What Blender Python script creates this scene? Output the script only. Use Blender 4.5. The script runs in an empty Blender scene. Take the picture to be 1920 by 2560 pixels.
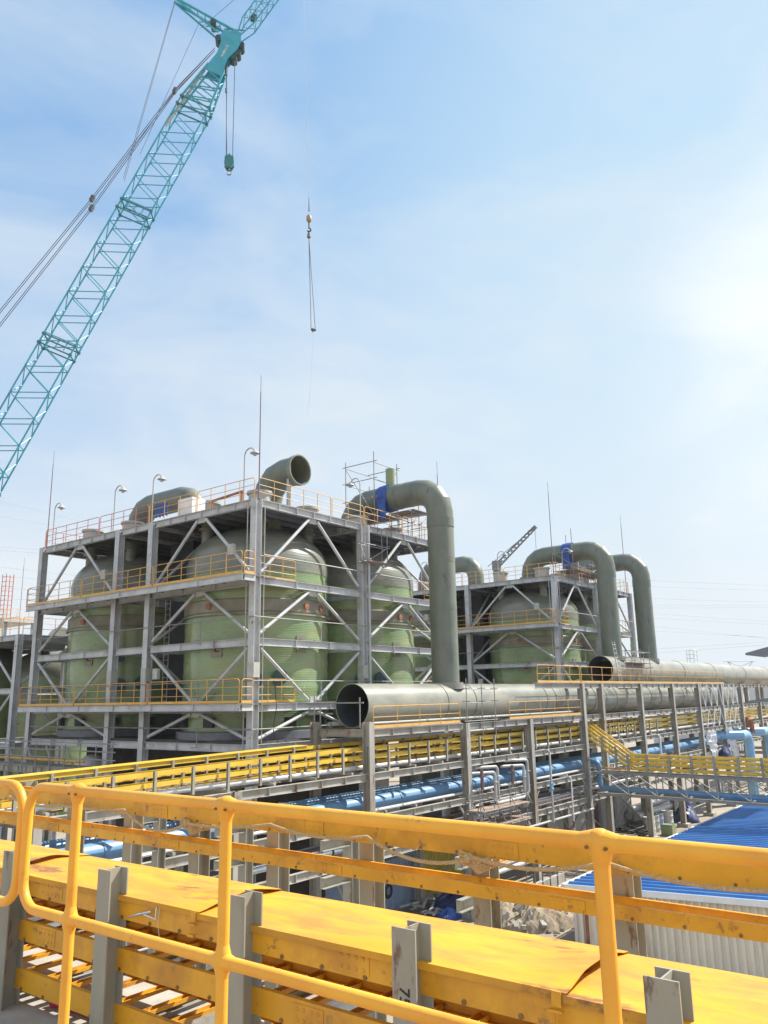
import bpy, math, random
from mathutils import Vector, Matrix
random.seed(7)
R = math.radians
scene = bpy.context.scene
col = scene.collection

# ------------------------------------------------------------------ camera
cd = bpy.data.cameras.new('camera'); cam = bpy.data.objects.new('camera', cd); col.objects.link(cam)
cd.sensor_fit = 'VERTICAL'; cd.sensor_height = 36.0; cd.lens = 36 * 1995 / 2560
cd.clip_start = 0.1; cd.clip_end = 20000
CR = Vector((.6121, -.7906, -.0179)); CF = Vector((.7732, .5930, .2257))
CR.normalize(); CF = (CF - CR * CF.dot(CR)).normalized(); CU = CR.cross(CF)
cam.matrix_world = Matrix(((CR.x, CU.x, -CF.x, 0), (CR.y, CU.y, -CF.y, 0), (CR.z, CU.z, -CF.z, 0), (0, 0, 0, 1)))
scene.camera = cam

# ------------------------------------------------------------------ light
SUN_AZ, SUN_EL = -28.0, 48.0        # azimuth from +X towards +Y
sl = bpy.data.lights.new('sun', 'SUN'); sun = bpy.data.objects.new('sun', sl); col.objects.link(sun)
sl.energy = 5.0; sl.angle = R(0.6); sl.color = (1.0, .95, .86)
sd = Vector((math.cos(R(SUN_EL)) * math.cos(R(SUN_AZ)), math.cos(R(SUN_EL)) * math.sin(R(SUN_AZ)), math.sin(R(SUN_EL))))
sun.rotation_euler = sd.to_track_quat('Z', 'Y').to_euler()
W = bpy.data.worlds.new('World'); scene.world = W; W.use_nodes = True
nt = W.node_tree; N = nt.nodes; N.clear()
def wn(t, **k):
    n = N.new(t)
    for a, b in k.items(): setattr(n, a, b)
    return n
sky = wn('ShaderNodeTexSky', sky_type='NISHITA', sun_disc=False)
sky.sun_elevation = R(SUN_EL); sky.sun_rotation = R(90 - SUN_AZ)
sky.air_density = 1.0; sky.dust_density = .8; sky.ozone_density = 2.5; sky.altitude = 10
tc = wn('ShaderNodeTexCoord')
mp = wn('ShaderNodeMapping'); mp.inputs['Scale'].default_value = (1.0, 1.6, 3.4); mp.inputs['Rotation'].default_value = (.3, .2, .6)
nz = wn('ShaderNodeTexNoise'); nz.inputs['Scale'].default_value = 2.1; nz.inputs['Detail'].default_value = 9; nz.inputs['Roughness'].default_value = .55; nz.inputs['Distortion'].default_value = .5
rp = wn('ShaderNodeValToRGB'); rp.color_ramp.elements[0].position = .40; rp.color_ramp.elements[1].position = .66
sx = wn('ShaderNodeSeparateXYZ')
hz = wn('ShaderNodeMapRange'); hz.inputs['From Min'].default_value = .60; hz.inputs['From Max'].default_value = .06
hz.inputs['To Min'].default_value = .0; hz.inputs['To Max'].default_value = .9
# thin cloud veil, thicker towards the horizon and towards the sun's side
dt = wn('ShaderNodeVectorMath', operation='DOT_PRODUCT'); dt.inputs[1].default_value = (math.cos(R(19)) * math.cos(R(2)), math.cos(R(19)) * math.sin(R(2)), math.sin(R(19)))
sm = wn('ShaderNodeMapRange'); sm.inputs['From Min'].default_value = .945; sm.inputs['From Max'].default_value = 1.0; sm.inputs['To Min'].default_value = 0; sm.inputs['To Max'].default_value = 1.0; sm.interpolation_type = 'SMOOTHSTEP'
ad = wn('ShaderNodeMath', operation='ADD'); ml = wn('ShaderNodeMath', operation='MULTIPLY'); ml.inputs[1].default_value = .44
ad2 = wn('ShaderNodeMath', operation='ADD', use_clamp=True)
mx = wn('ShaderNodeMix', data_type='RGBA'); mx.inputs[7].default_value = (4.8, 5.25, 5.6, 1)
mg = wn('ShaderNodeMix', data_type='RGBA'); mg.inputs[7].default_value = (6.0, 6.4, 6.6, 1)
sm2 = wn('ShaderNodeMapRange'); sm2.interpolation_type = 'SMOOTHSTEP'
for a_, b_ in (('From Min', .64), ('From Max', 1.02), ('To Min', 0), ('To Max', .75)): sm2.inputs[a_].default_value = b_
mb_ = wn('ShaderNodeMix', data_type='RGBA'); mb_.inputs[0].default_value = .72; mb_.inputs[7].default_value = (1.7, 3.3, 5.5, 1)
mc_ = wn('ShaderNodeMix', data_type='RGBA'); mc_.inputs[7].default_value = (4.1, 5.35, 6.0, 1)
bg = wn('ShaderNodeBackground'); bg.inputs['Strength'].default_value = .094
wo = wn('ShaderNodeOutputWorld')
L = nt.links.new
L(tc.outputs['Generated'], mp.inputs['Vector']); L(mp.outputs[0], nz.inputs['Vector']); L(nz.outputs['Fac'], rp.inputs[0])
L(tc.outputs['Generated'], sx.inputs[0]); L(sx.outputs['Z'], hz.inputs['Value'])
L(tc.outputs['Generated'], dt.inputs[0]); L(dt.outputs['Value'], sm.inputs['Value'])
L(rp.outputs[0], ml.inputs[0]); L(ml.outputs[0], ad.inputs[0]); L(hz.outputs[0], ad.inputs[1])
L(ad.outputs[0], ad2.inputs[0]); ad2.inputs[1].default_value = 0.0
L(ad2.outputs[0], mx.inputs[0]); L(sky.outputs[0], mb_.inputs[6]); L(mb_.outputs[2], mc_.inputs[6]); L(dt.outputs['Value'], sm2.inputs['Value']); L(sm2.outputs[0], mc_.inputs[0]); L(mc_.outputs[2], mx.inputs[6]); L(mx.outputs[2], mg.inputs[6]); L(sm.outputs[0], mg.inputs[0]); L(mg.outputs[2], bg.inputs[0]); L(bg.outputs[0], wo.inputs[0])
# bright patch added to the unseen sky behind the camera, lifts shaded faces
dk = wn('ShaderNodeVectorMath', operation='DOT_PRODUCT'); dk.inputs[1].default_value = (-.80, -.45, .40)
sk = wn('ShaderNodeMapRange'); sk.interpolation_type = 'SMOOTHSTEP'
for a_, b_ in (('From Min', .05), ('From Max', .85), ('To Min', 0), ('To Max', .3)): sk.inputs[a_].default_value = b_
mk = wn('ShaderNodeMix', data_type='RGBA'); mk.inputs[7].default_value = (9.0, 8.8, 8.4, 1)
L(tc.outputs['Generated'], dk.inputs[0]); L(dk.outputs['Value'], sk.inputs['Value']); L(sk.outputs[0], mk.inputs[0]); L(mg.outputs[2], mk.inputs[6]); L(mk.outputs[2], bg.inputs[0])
# drifting cloud breaks up the bright patch round the sun
mnz = wn('ShaderNodeMath', operation='MULTIPLY'); mnr = wn('ShaderNodeMapRange'); mnr.inputs['From Min'].default_value = .35; mnr.inputs['From Max'].default_value = .62; mnr.inputs['To Min'].default_value = .35
L(nz.outputs['Fac'], mnr.inputs['Value']); L(mnr.outputs[0], mnz.inputs[0]); L(sm.outputs[0], mnz.inputs[1]); L(mnz.outputs[0], mg.inputs[0])
scene.view_settings.view_transform = 'Standard'; scene.view_settings.look = 'None'
scene.view_settings.exposure = 0.82; scene.view_settings.gamma = 1.0
scene.render.engine = 'CYCLES'
scene.cycles.max_bounces = 6

# ------------------------------------------------------------------ materials
def mat(name, c, rough=.5, metal=0.0, var=.25, scale=1.5, c2=None, amt=.35, scale2=.6, stretch=(1, 1, 1), bump=0.0, bscale=20, wave=None, spec=.5, coat=0, c3=None, amt3=.3, scale3=4):
    m = bpy.data.materials.new(name); m.use_nodes = True
    t = m.node_tree; n = t.nodes; b = n['Principled BSDF']; l = t.links.new
    b.inputs['Roughness'].default_value = rough; b.inputs['Metallic'].default_value = metal
    b.inputs['Specular IOR Level'].default_value = spec
    if coat: b.inputs['Coat Weight'].default_value = coat; b.inputs['Coat Roughness'].default_value = .12
    co = n.new('ShaderNodeTexCoord'); mpp = n.new('ShaderNodeMapping'); mpp.inputs['Scale'].default_value = stretch
    l(co.outputs['Object'], mpp.inputs['Vector'])
    n1 = n.new('ShaderNodeTexNoise'); n1.inputs['Scale'].default_value = scale; n1.inputs['Detail'].default_value = 6; n1.inputs['Roughness'].default_value = .6
    l(mpp.outputs[0], n1.inputs['Vector'])
    r1 = n.new('ShaderNodeValToRGB'); e = r1.color_ramp.elements
    e[0].position = .3; e[1].position = .7
    e[0].color = tuple(x * (1 - var) for x in c) + (1,); e[1].color = tuple(min(1, x * (1 + var)) for x in c) + (1,)
    l(n1.outputs['Fac'], r1.inputs[0]); out = r1.outputs[0]
    if c2:
        n2 = n.new('ShaderNodeTexNoise'); n2.inputs['Scale'].default_value = scale2; n2.inputs['Detail'].default_value = 8; n2.inputs['Roughness'].default_value = .65
        l(mpp.outputs[0], n2.inputs['Vector'])
        r2 = n.new('ShaderNodeValToRGB'); r2.color_ramp.elements[0].position = 1 - amt - .12; r2.color_ramp.elements[1].position = 1 - amt + .12
        l(n2.outputs['Fac'], r2.inputs[0])
        mm = n.new('ShaderNodeMix'); mm.data_type = 'RGBA'; mm.inputs[7].default_value = tuple(c2) + (1,)
        l(r2.outputs[0], mm.inputs[0]); l(out, mm.inputs[6]); out = mm.outputs[2]
    if c3:
        n3 = n.new('ShaderNodeTexNoise'); n3.inputs['Scale'].default_value = scale3; n3.inputs['Detail'].default_value = 10; n3.inputs['Roughness'].default_value = .7
        l(mpp.outputs[0], n3.inputs['Vector'])
        r3 = n.new('ShaderNodeValToRGB'); r3.color_ramp.elements[0].position = 1 - amt3 - .025; r3.color_ramp.elements[1].position = 1 - amt3 + .025
        l(n3.outputs['Fac'], r3.inputs[0])
        m3 = n.new('ShaderNodeMix'); m3.data_type = 'RGBA'; m3.inputs[7].default_value = tuple(c3) + (1,)
        l(r3.outputs[0], m3.inputs[0]); l(out, m3.inputs[6]); out = m3.outputs[2]
    l(out, b.inputs['Base Color'])
    if bump or wave:
        bp = n.new('ShaderNodeBump'); bp.inputs['Strength'].default_value = bump or .3; bp.inputs['Distance'].default_value = .02
        if wave:
            wv = n.new('ShaderNodeTexWave'); wv.bands_direction = wave[0]; wv.inputs['Scale'].default_value = wave[1]; wv.inputs['Distortion'].default_value = wave[2]
            l(co.outputs['Object'], wv.inputs['Vector']); l(wv.outputs['Fac'], bp.inputs['Height'])
        else:
            nb = n.new('ShaderNodeTexNoise'); nb.inputs['Scale'].default_value = bscale; nb.inputs['Detail'].default_value = 5
            l(co.outputs['Object'], nb.inputs['Vector']); l(nb.outputs['Fac'], bp.inputs['Height'])
        l(bp.outputs[0], b.inputs['Normal'])
    return m

M = {}
M['steel'] = mat('galvanised_grey_paint', (.47, .48, .495), .5, .0, .16, 1.2, (.33, .32, .31), .36, .9, c3=(.2, .14, .1), amt3=.36, scale3=2.5)
M['steel_warm'] = mat('weathered_grey_paint', (.34, .325, .29), .55, 0, .18, 1.2, (.24, .20, .15), .4, .7, stretch=(1, 1, .4), c3=(.18, .11, .07), amt3=.385, scale3=2.2)
M['stub'] = mat('post_grey_paint', (.31, .295, .24), .45, 0, .12, 4, (.2, .17, .12), .36, 2.5, stretch=(1, 1, .3), c3=(.16, .11, .075), amt3=.375, scale3=6)
M['under'] = mat('deck_underside', (.15, .155, .18), .7, 0, .2, 2)
M['yellow_fg'] = mat('yellow_gloss_paint', (.92, .43, .045), .36, 0, .1, 6, (.74, .28, .035), .42, 3, bump=.05, bscale=60, spec=.4, c3=(.45, .18, .05), amt3=.34, scale3=10)
M['yellow_tray'] = mat('yellow_frp', (.72, .36, .025), .42, 0, .12, 2.5, (.48, .21, .03), .4, 2.2, bump=.1, bscale=30, c3=(.36, .18, .05), amt3=.385, scale3=7)
M['yellow_cover'] = mat('yellow_frp_cover', (.68, .34, .03), .55, 0, .16, 1.6, (.46, .23, .05), .47, 2.2, stretch=(2.6, .7, 1), bump=.25, bscale=9, spec=.25, c3=(.28, .13, .05), amt3=.40, scale3=1.2)
M['yellow_rail'] = mat('yellow_railing_paint', (.66, .36, .08), .5, 0, .15, 3, (.45, .12, .06), .28, .5)
M['red_rail'] = mat('red_primer', (.46, .16, .11), .6, 0, .2, 3)
M['yellow_deep'] = mat('yellow_cable_ladder', (.66, .44, .05), .45, 0, .14, 1.2, (.42, .28, .06), .3, .8)
M['frp'] = mat('green_frp_shell', (.19, .28, .14), .2, 0, .25, .9, (.265, .275, .125), .45, .5, stretch=(.5, .5, 1.8), wave=('Z', 3.6, 1.2), bump=.3, spec=.5, coat=.3, c3=(.12, .15, .075), amt3=.36, scale3=1.2)
M['dome'] = mat('grey_green_frp_dome', (.18, .19, .155), .33, 0, .2, 1.1, (.245, .22, .165), .42, .6, stretch=(1, 1, 2.5), wave=('Z', 2.0, 3), bump=.14, coat=.12, c3=(.12, .12, .10), amt3=.36, scale3=1.6)
M['band'] = mat('brown_frp_band', (.22, .20, .15), .5, 0, .25, 1.5)
M['duct'] = mat('grey_green_frp_duct', (.14, .16, .128), .42, 0, .2, 1.3, (.20, .19, .145), .42, .6, stretch=(1, 1, .5), bump=.12, bscale=6, c3=(.095, .105, .085), amt3=.37, scale3=1.5)
M['duct_light'] = mat('pale_frp_pipe', (.235, .24, .20), .33, 0, .2, 1.0, (.32, .29, .22), .42, .5, stretch=(.5, 1, 1), bump=.12, bscale=6, coat=.2, c3=(.16, .155, .12), amt3=.36, scale3=1.4)
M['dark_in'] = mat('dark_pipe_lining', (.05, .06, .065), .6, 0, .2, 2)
M['drum_w'] = mat('pale_flange', (.42, .42, .39), .6, 0, .15, 3, (.3, .26, .2), .3, 2)
M['blue_pipe'] = mat('blue_pipe_paint', (.125, .255, .42), .4, 0, .14, 1.5, (.08, .18, .32), .4, .8, c3=(.30, .30, .28), amt3=.33, scale3=2)
M['blue_light'] = mat('light_blue_paint', (.22, .42, .60), .4, 0, .12, 1.5)
M['white_pipe'] = mat('aluminium_cladding', (.62, .62, .62), .35, .35, .12, 3)
M['silver'] = mat('bright_cladding', (.66, .69, .72), .22, .8, .1, 3)
M['purple_pipe'] = mat('brown_lagging', (.16, .10, .10), .6, 0, .2, 3)
M['teal'] = mat('crane_teal_paint', (.05, .33, .43), .42, 0, .14, 2, (.22, .38, .36), .28, 1.2)
M['crane_far'] = mat('faded_crane_grey', (.16, .18, .19), .6, 0, .2, 2)
M['weight'] = mat('brown_cast_weight', (.34, .24, .15), .6, 0, .2, 3)
M['teal_hook'] = mat('dark_teal_paint', (.04, .19, .21), .5, 0, .2, 4)
M['teal_dark'] = mat('crane_dark_parts', (.03, .07, .08), .55, 0, .3, 3)
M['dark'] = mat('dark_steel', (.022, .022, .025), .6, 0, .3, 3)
M['rod'] = mat('rod_steel', (.22, .15, .15), .55, 0, .2, 3)
M['lamp'] = mat('lamp_grey', (.40, .40, .38), .5, 0, .1, 3)
M['scaf'] = mat('scaffold_tube', (.26, .25, .25), .6, .1, .25, 4, (.30, .16, .12), .3, 2)
M['plank'] = mat('scaffold_plank', (.30, .22, .17), .8, 0, .3, 3)
M['tarp'] = mat('blue_tarp', (.03, .08, .30), .5, 0, .3, 5, bump=.5, bscale=8)
M['tarp_dark'] = mat('dark_blue_sheet', (.02, .03, .10), .45, 0, .4, 5, bump=.8, bscale=6)
M['white'] = mat('white_paint', (.74, .75, .76), .5, 0, .07, 2)
M['sheet'] = mat('white_plastic_sheet', (.72, .70, .69), .3, 0, .14, 4, bump=.9, bscale=5)
M['roof'] = mat('blue_roof_sheet', (.03, .15, .42), .42, 0, .2, .8, (.06, .18, .40), .45, .5, c3=(.10, .18, .34), amt3=.31, scale3=1.2)
M['clad'] = mat('beige_cladding', (.76, .69, .57), .6, 0, .1, 1.2, (.52, .45, .36), .36, 1, stretch=(1, 1, .3))
M['gutter'] = mat('pale_gutter', (.62, .58, .52), .5, 0, .1, 2)
M['conc'] = mat('concrete', (.34, .32, .28), .9, 0, .2, 2, (.2, .18, .15), .3, 1.2, bump=.3, bscale=14)
M['conc_dark'] = mat('shade_dark_concrete', (.075, .072, .066), .9, 0, .3, 1.2)  # colour lowered to stand in for the shade under the towers
M['soil'] = mat('dry_soil', (.30, .24, .17), .95, 0, .35, 1.6, (.16, .12, .08), .4, .9, bump=1.0, bscale=5)
M['ground'] = mat('sandy_ground', (.30, .25, .19), .95, 0, .2, .12, (.25, .21, .165), .45, .05, bump=.5, bscale=2)
M['wall_white'] = mat('white_wall_panel', (.56, .56, .55), .6, 0, .1, 1)
M['wall_blue'] = mat('blue_container_paint', (.26, .33, .46), .5, 0, .14, 1)
M['wall_yellow'] = mat('yellow_container_paint', (.62, .50, .10), .5, 0, .14, 1)
M['wall_purple'] = mat('maroon_panel', (.16, .08, .10), .6, 0, .14, 1)
M['rope'] = mat('hemp_rope', (.60, .40, .19), .9, 0, .25, 60, wave=('DIAGONAL', 45, 0), bump=.5)
M['ink'] = mat('black_marker', (.02, .02, .025), .7, 0, .1)
M['bolt'] = mat('dark_bolts', (.22, .13, .05), .5, .3, .2, 8)
M['red'] = mat('red_hose', (.55, .03, .07), .4, 0, .1, 3)
M['rust'] = mat('rusty_steel', (.30, .12, .06), .8, 0, .35, 3)
M['wire'] = mat('cable_black', (.10, .11, .13), .6, 0, .1)
M['wirefar'] = mat('cable_weathered', (.46, .51, .58), .7, 0, .1)
M['shelter'] = mat('grey_roof_sheet', (.20, .21, .22), .6, 0, .15, 1)
M['tan_far'] = mat('pale_distant_tank', (.50, .46, .38), .6, 0, .1, .5)

# ------------------------------------------------------------------ mesh builder
class MB:
    def __init__(s): s.v = []; s.f = []
    def add(s, vs, fs):
        o = len(s.v); s.v += [tuple(x) for x in vs]; s.f += [tuple(i + o for i in f) for f in fs]; return s
    def box(s, a, b):
        x0, y0, z0 = (min(a[i], b[i]) for i in range(3)); x1, y1, z1 = (max(a[i], b[i]) for i in range(3))
        return s.add([(x0, y0, z0), (x1, y0, z0), (x1, y1, z0), (x0, y1, z0), (x0, y0, z1), (x1, y0, z1), (x1, y1, z1), (x0, y1, z1)],
                     [(0, 3, 2, 1), (4, 5, 6, 7), (0, 1, 5, 4), (1, 2, 6, 5), (2, 3, 7, 6), (3, 0, 4, 7)])
    def frame(s, p0, p1, up):
        p0 = Vector(p0); p1 = Vector(p1); d = (p1 - p0).normalized(); up = Vector(up)
        if abs(d.dot(up)) > .98: up = Vector((1, 0, 0)) if abs(d.x) < .9 else Vector((0, 1, 0))
        sd = d.cross(up).normalized(); u = sd.cross(d).normalized(); return p0, p1, sd, u
    def extrude(s, poly, p0, p1, up=(0, 0, 1)):
        p0, p1, sd, u = s.frame(p0, p1, up); n = len(poly)
        vs = [p0 + sd * a + u * b for a, b in poly] + [p1 + sd * a + u * b for a, b in poly]
        fs = [(i, (i + 1) % n, n + (i + 1) % n, n + i) for i in range(n)] + [tuple(range(n))[::-1], tuple(range(n, 2 * n))]
        return s.add(vs, fs)
    def bar(s, p0, p1, w, h, up=(0, 0, 1)):
        return s.extrude([(-w / 2, -h / 2), (w / 2, -h / 2), (w / 2, h / 2), (-w / 2, h / 2)], p0, p1, up)
    def ibeam(s, p0, p1, h, b, up=(0, 0, 1), tf=None, tw=None, stiff=0):
        tf = tf or max(.012, h * .05); tw = tw or max(.01, h * .035)
        B, H, t, w = b / 2, h / 2, tf, tw / 2
        s.extrude([(-B, -H), (B, -H), (B, -H + t), (w, -H + t), (w, H - t), (B, H - t), (B, H), (-B, H), (-B, H - t), (-w, H - t), (-w, -H + t), (-B, -H + t)], p0, p1, up)
        if stiff:
            a, c, sd, u = s.frame(p0, p1, up); d = c - a; n = int(d.length / stiff)
            for i in range(1, n + 1):
                m = a + d * (i / (n + 1)); e = d.normalized() * .012
                for sg in (-1, 1):
                    q = m + sd * sg * (b / 4 + w / 2)
                    s.bar(q - e, q + e, b / 2 - w - .004, h - 2 * t, up)
        return s
    def channel(s, p0, p1, h, b, t=.008, up=(0, 0, 1), flip=1):
        return s.extrude([(0, -h / 2), (flip * b, -h / 2), (flip * b, -h / 2 + t), (flip * t, -h / 2 + t), (flip * t, h / 2 - t), (flip * b, h / 2 - t), (flip * b, h / 2), (0, h / 2)][::flip], p0, p1, up)
    def tube(s, path, r, n=8, cap=True, r1=None):
        P = [Vector(p) for p in path]; k = len(P)
        D = [(P[i + 1] - P[i]).normalized() for i in range(k - 1)]
        a = D[0].orthogonal().normalized() if abs(D[0].z) > .9 else D[0].cross(Vector((0, 0, 1))).normalized(); b = D[0].cross(a).normalized()
        rings = [[P[0] + (a * math.cos(2 * math.pi * j / n) + b * math.sin(2 * math.pi * j / n)) * r for j in range(n)]]
        for i in range(1, k):
            nrm = D[i - 1] if i == k - 1 else (D[i - 1] + D[i]).normalized()
            ring = []
            for q in rings[-1]:
                dn = D[i - 1].dot(nrm); t = (P[i] - q).dot(nrm) / (dn if abs(dn) > 1e-6 else 1e-6)
                ring.append(q + D[i - 1] * t)
            rings.append(ring)
        if r1 is not None:
            for i in range(1, k):
                f = 1 + (r1 / r - 1) * i / (k - 1); rings[i] = [P[i] + (q - P[i]) * f for q in rings[i]]
        vs = [q for ring in rings for q in ring]; fs = []
        for i in range(k - 1):
            for j in range(n): fs.append((i * n + j, i * n + (j + 1) % n, (i + 1) * n + (j + 1) % n, (i + 1) * n + j))
        if cap: fs += [tuple(range(n))[::-1], tuple(range((k - 1) * n, k * n))]
        return s.add(vs, fs)
    def pipe(s, path, r, t, n=32):           # hollow pipe, wall thickness t
        o = len(s.v); s.tube(path, r, n, False); k = len(path); a = len(s.v); s.tube(path, r - t, n, False)
        m = len(s.v) - a
        for i in range(len(s.f) - (k - 1) * n, len(s.f)): s.f[i] = s.f[i][::-1]
        for j in range(n):
            q = (j + 1) % n
            s.f.append((o + q, o + j, a + j, a + q)); e = (k - 1) * n
            s.f.append((o + e + j, o + e + q, a + e + q, a + e + j))
        return s
    def lathe(s, prof, c, n=48, axis='z'):
        vs = []; fs = []; k = len(prof)
        for i, (r, h) in enumerate(prof):
            for j in range(n):
                a = 2 * math.pi * j / n; x, y = r * math.cos(a), r * math.sin(a)
                vs.append((c[0] + x, c[1] + y, c[2] + h) if axis == 'z' else (c[0] + h, c[1] + x, c[2] + y) if axis == 'x' else (c[0] + y, c[1] + h, c[2] + x))
        for i in range(k - 1):
            for j in range(n): fs.append((i * n + j, i * n + (j + 1) % n, (i + 1) * n + (j + 1) % n, (i + 1) * n + j))
        fs += [tuple(range(n))[::-1], tuple(range((k - 1) * n, k * n))]
        return s.add(vs, fs)
    def ball(s, c, r, n=12):
        pr = [(max(.001, r * math.sin(math.pi * i / 8)), -r * math.cos(math.pi * i / 8)) for i in range(9)]
        return s.lathe(pr, c, n)

def root_loc(p):
    while p.parent: p = p.parent
    return p.location
def obj(name, mb, m, parent=None, angle=38):
    me = bpy.data.meshes.new(name); off = root_loc(parent) if parent else Vector((0, 0, 0))
    me.from_pydata([(x - off[0], y - off[1], z - off[2]) for x, y, z in mb.v], [], mb.f); me.update()
    me.polygons.foreach_set('use_smooth', [True] * len(me.polygons)); me.set_sharp_from_angle(angle=R(angle))
    me.materials.append(M[m]); o = bpy.data.objects.new(name, me); col.objects.link(o)
    if parent: o.parent = parent
    return o
def tag(o, label=None, cat=None, group=None, kind=None):
    if label: o['label'] = label
    if cat: o['category'] = cat
    if group: o['group'] = group
    if kind: o['kind'] = kind
    return o
def thing(name, label, cat, loc=(0, 0, 0), group=None):
    o = bpy.data.objects.new(name, None); col.objects.link(o); o.location = loc; o.empty_display_size = .3
    bpy.context.view_layer.update() if False else None
    return tag(o, label, cat, group)
def one(name, mb, m, label, cat, loc=None, group=None):        # a thing that is one mesh, origin at its base
    c = loc or tuple(sum(v[i] for v in mb.v) / len(mb.v) for i in (0, 1)) + (min(v[2] for v in mb.v),)
    q = MB(); q.v = [(v[0] - c[0], v[1] - c[1], v[2] - c[2]) for v in mb.v]; q.f = mb.f
    o = obj(name, q, m); o.location = c
    return tag(o, label, cat, group)
def arc(c, r, a0, a1, n, u, v):
    c = Vector(c); u = Vector(u); v = Vector(v)
    return [c + u * r * math.cos(a0 + (a1 - a0) * i / n) + v * r * math.sin(a0 + (a1 - a0) * i / n) for i in range(n + 1)]
def text_mesh(txt, size, origin, xdir, ydir, depth=.004):
    cu = bpy.data.curves.new('t', 'FONT'); cu.body = txt; cu.size = size; cu.extrude = depth / 2; cu.align_x = 'CENTER'; cu.align_y = 'CENTER'
    o = bpy.data.objects.new('t', cu); col.objects.link(o); dg = bpy.context.evaluated_depsgraph_get()
    me = bpy.data.meshes.new_from_object(o.evaluated_get(dg)); bpy.data.objects.remove(o); bpy.data.curves.remove(cu)
    X = Vector(xdir).normalized(); Y = Vector(ydir).normalized(); Zn = X.cross(Y); O = Vector(origin); mb = MB()
    mb.add([O + X * v.co.x + Y * v.co.y + Zn * v.co.z for v in me.vertices], [tuple(p.vertices) for p in me.polygons])
    bpy.data.meshes.remove(me); return mb

GZ = -11.0
# ------------------------------------------------------------------ ground
gm = MB(); gm.add([(-3000, -3000, GZ), (6000, -3000, GZ), (6000, 6000, GZ), (-3000, 6000, GZ)], [(0, 1, 2, 3)])
tag(obj('ground', gm, 'ground'), kind='structure')

# ------------------------------------------------------------------ railings
def railing(parent, p0, p1, h=1.1, toe=True, loops=True, mids=2, sp=1.15, m='yellow_rail', r=.021):
    p0 = Vector(p0); p1 = Vector(p1); d = (p1 - p0); Ln = d.length; d.normalize(); U = Vector((0, 0, 1)); mb = MB()
    c = .16
    if loops:
        mb.tube([p0] + [p0 + U * (h - c)] + arc(p0 + U * (h - c) + d * c, c, math.pi, math.pi / 2, 4, d, U)[1:] + arc(p1 + U * (h - c) - d * c, c, math.pi / 2, 0, 4, d, U) + [p1], r, 6)
    else:
        mb.tube([p0, p0 + U * h], r, 6); mb.tube([p1, p1 + U * h], r, 6); mb.tube([p0 + U * h, p1 + U * h], r, 6)
    for k in range(mids): mb.tube([p0 + U * h * (k + 1) / (mids + 1), p1 + U * h * (k + 1) / (mids + 1)], r * .75, 6)
    n = max(1, round(Ln / sp))
    for i in range(1, n): q = p0 + d * Ln * i / n; mb.tube([q, q + U * h], r, 6)
    o = obj('railing', mb, m, parent)
    if toe: obj('toe_board', MB().bar(p0 + U * .07, p1 + U * .07, .012, .12), m, o)
    return o

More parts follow.
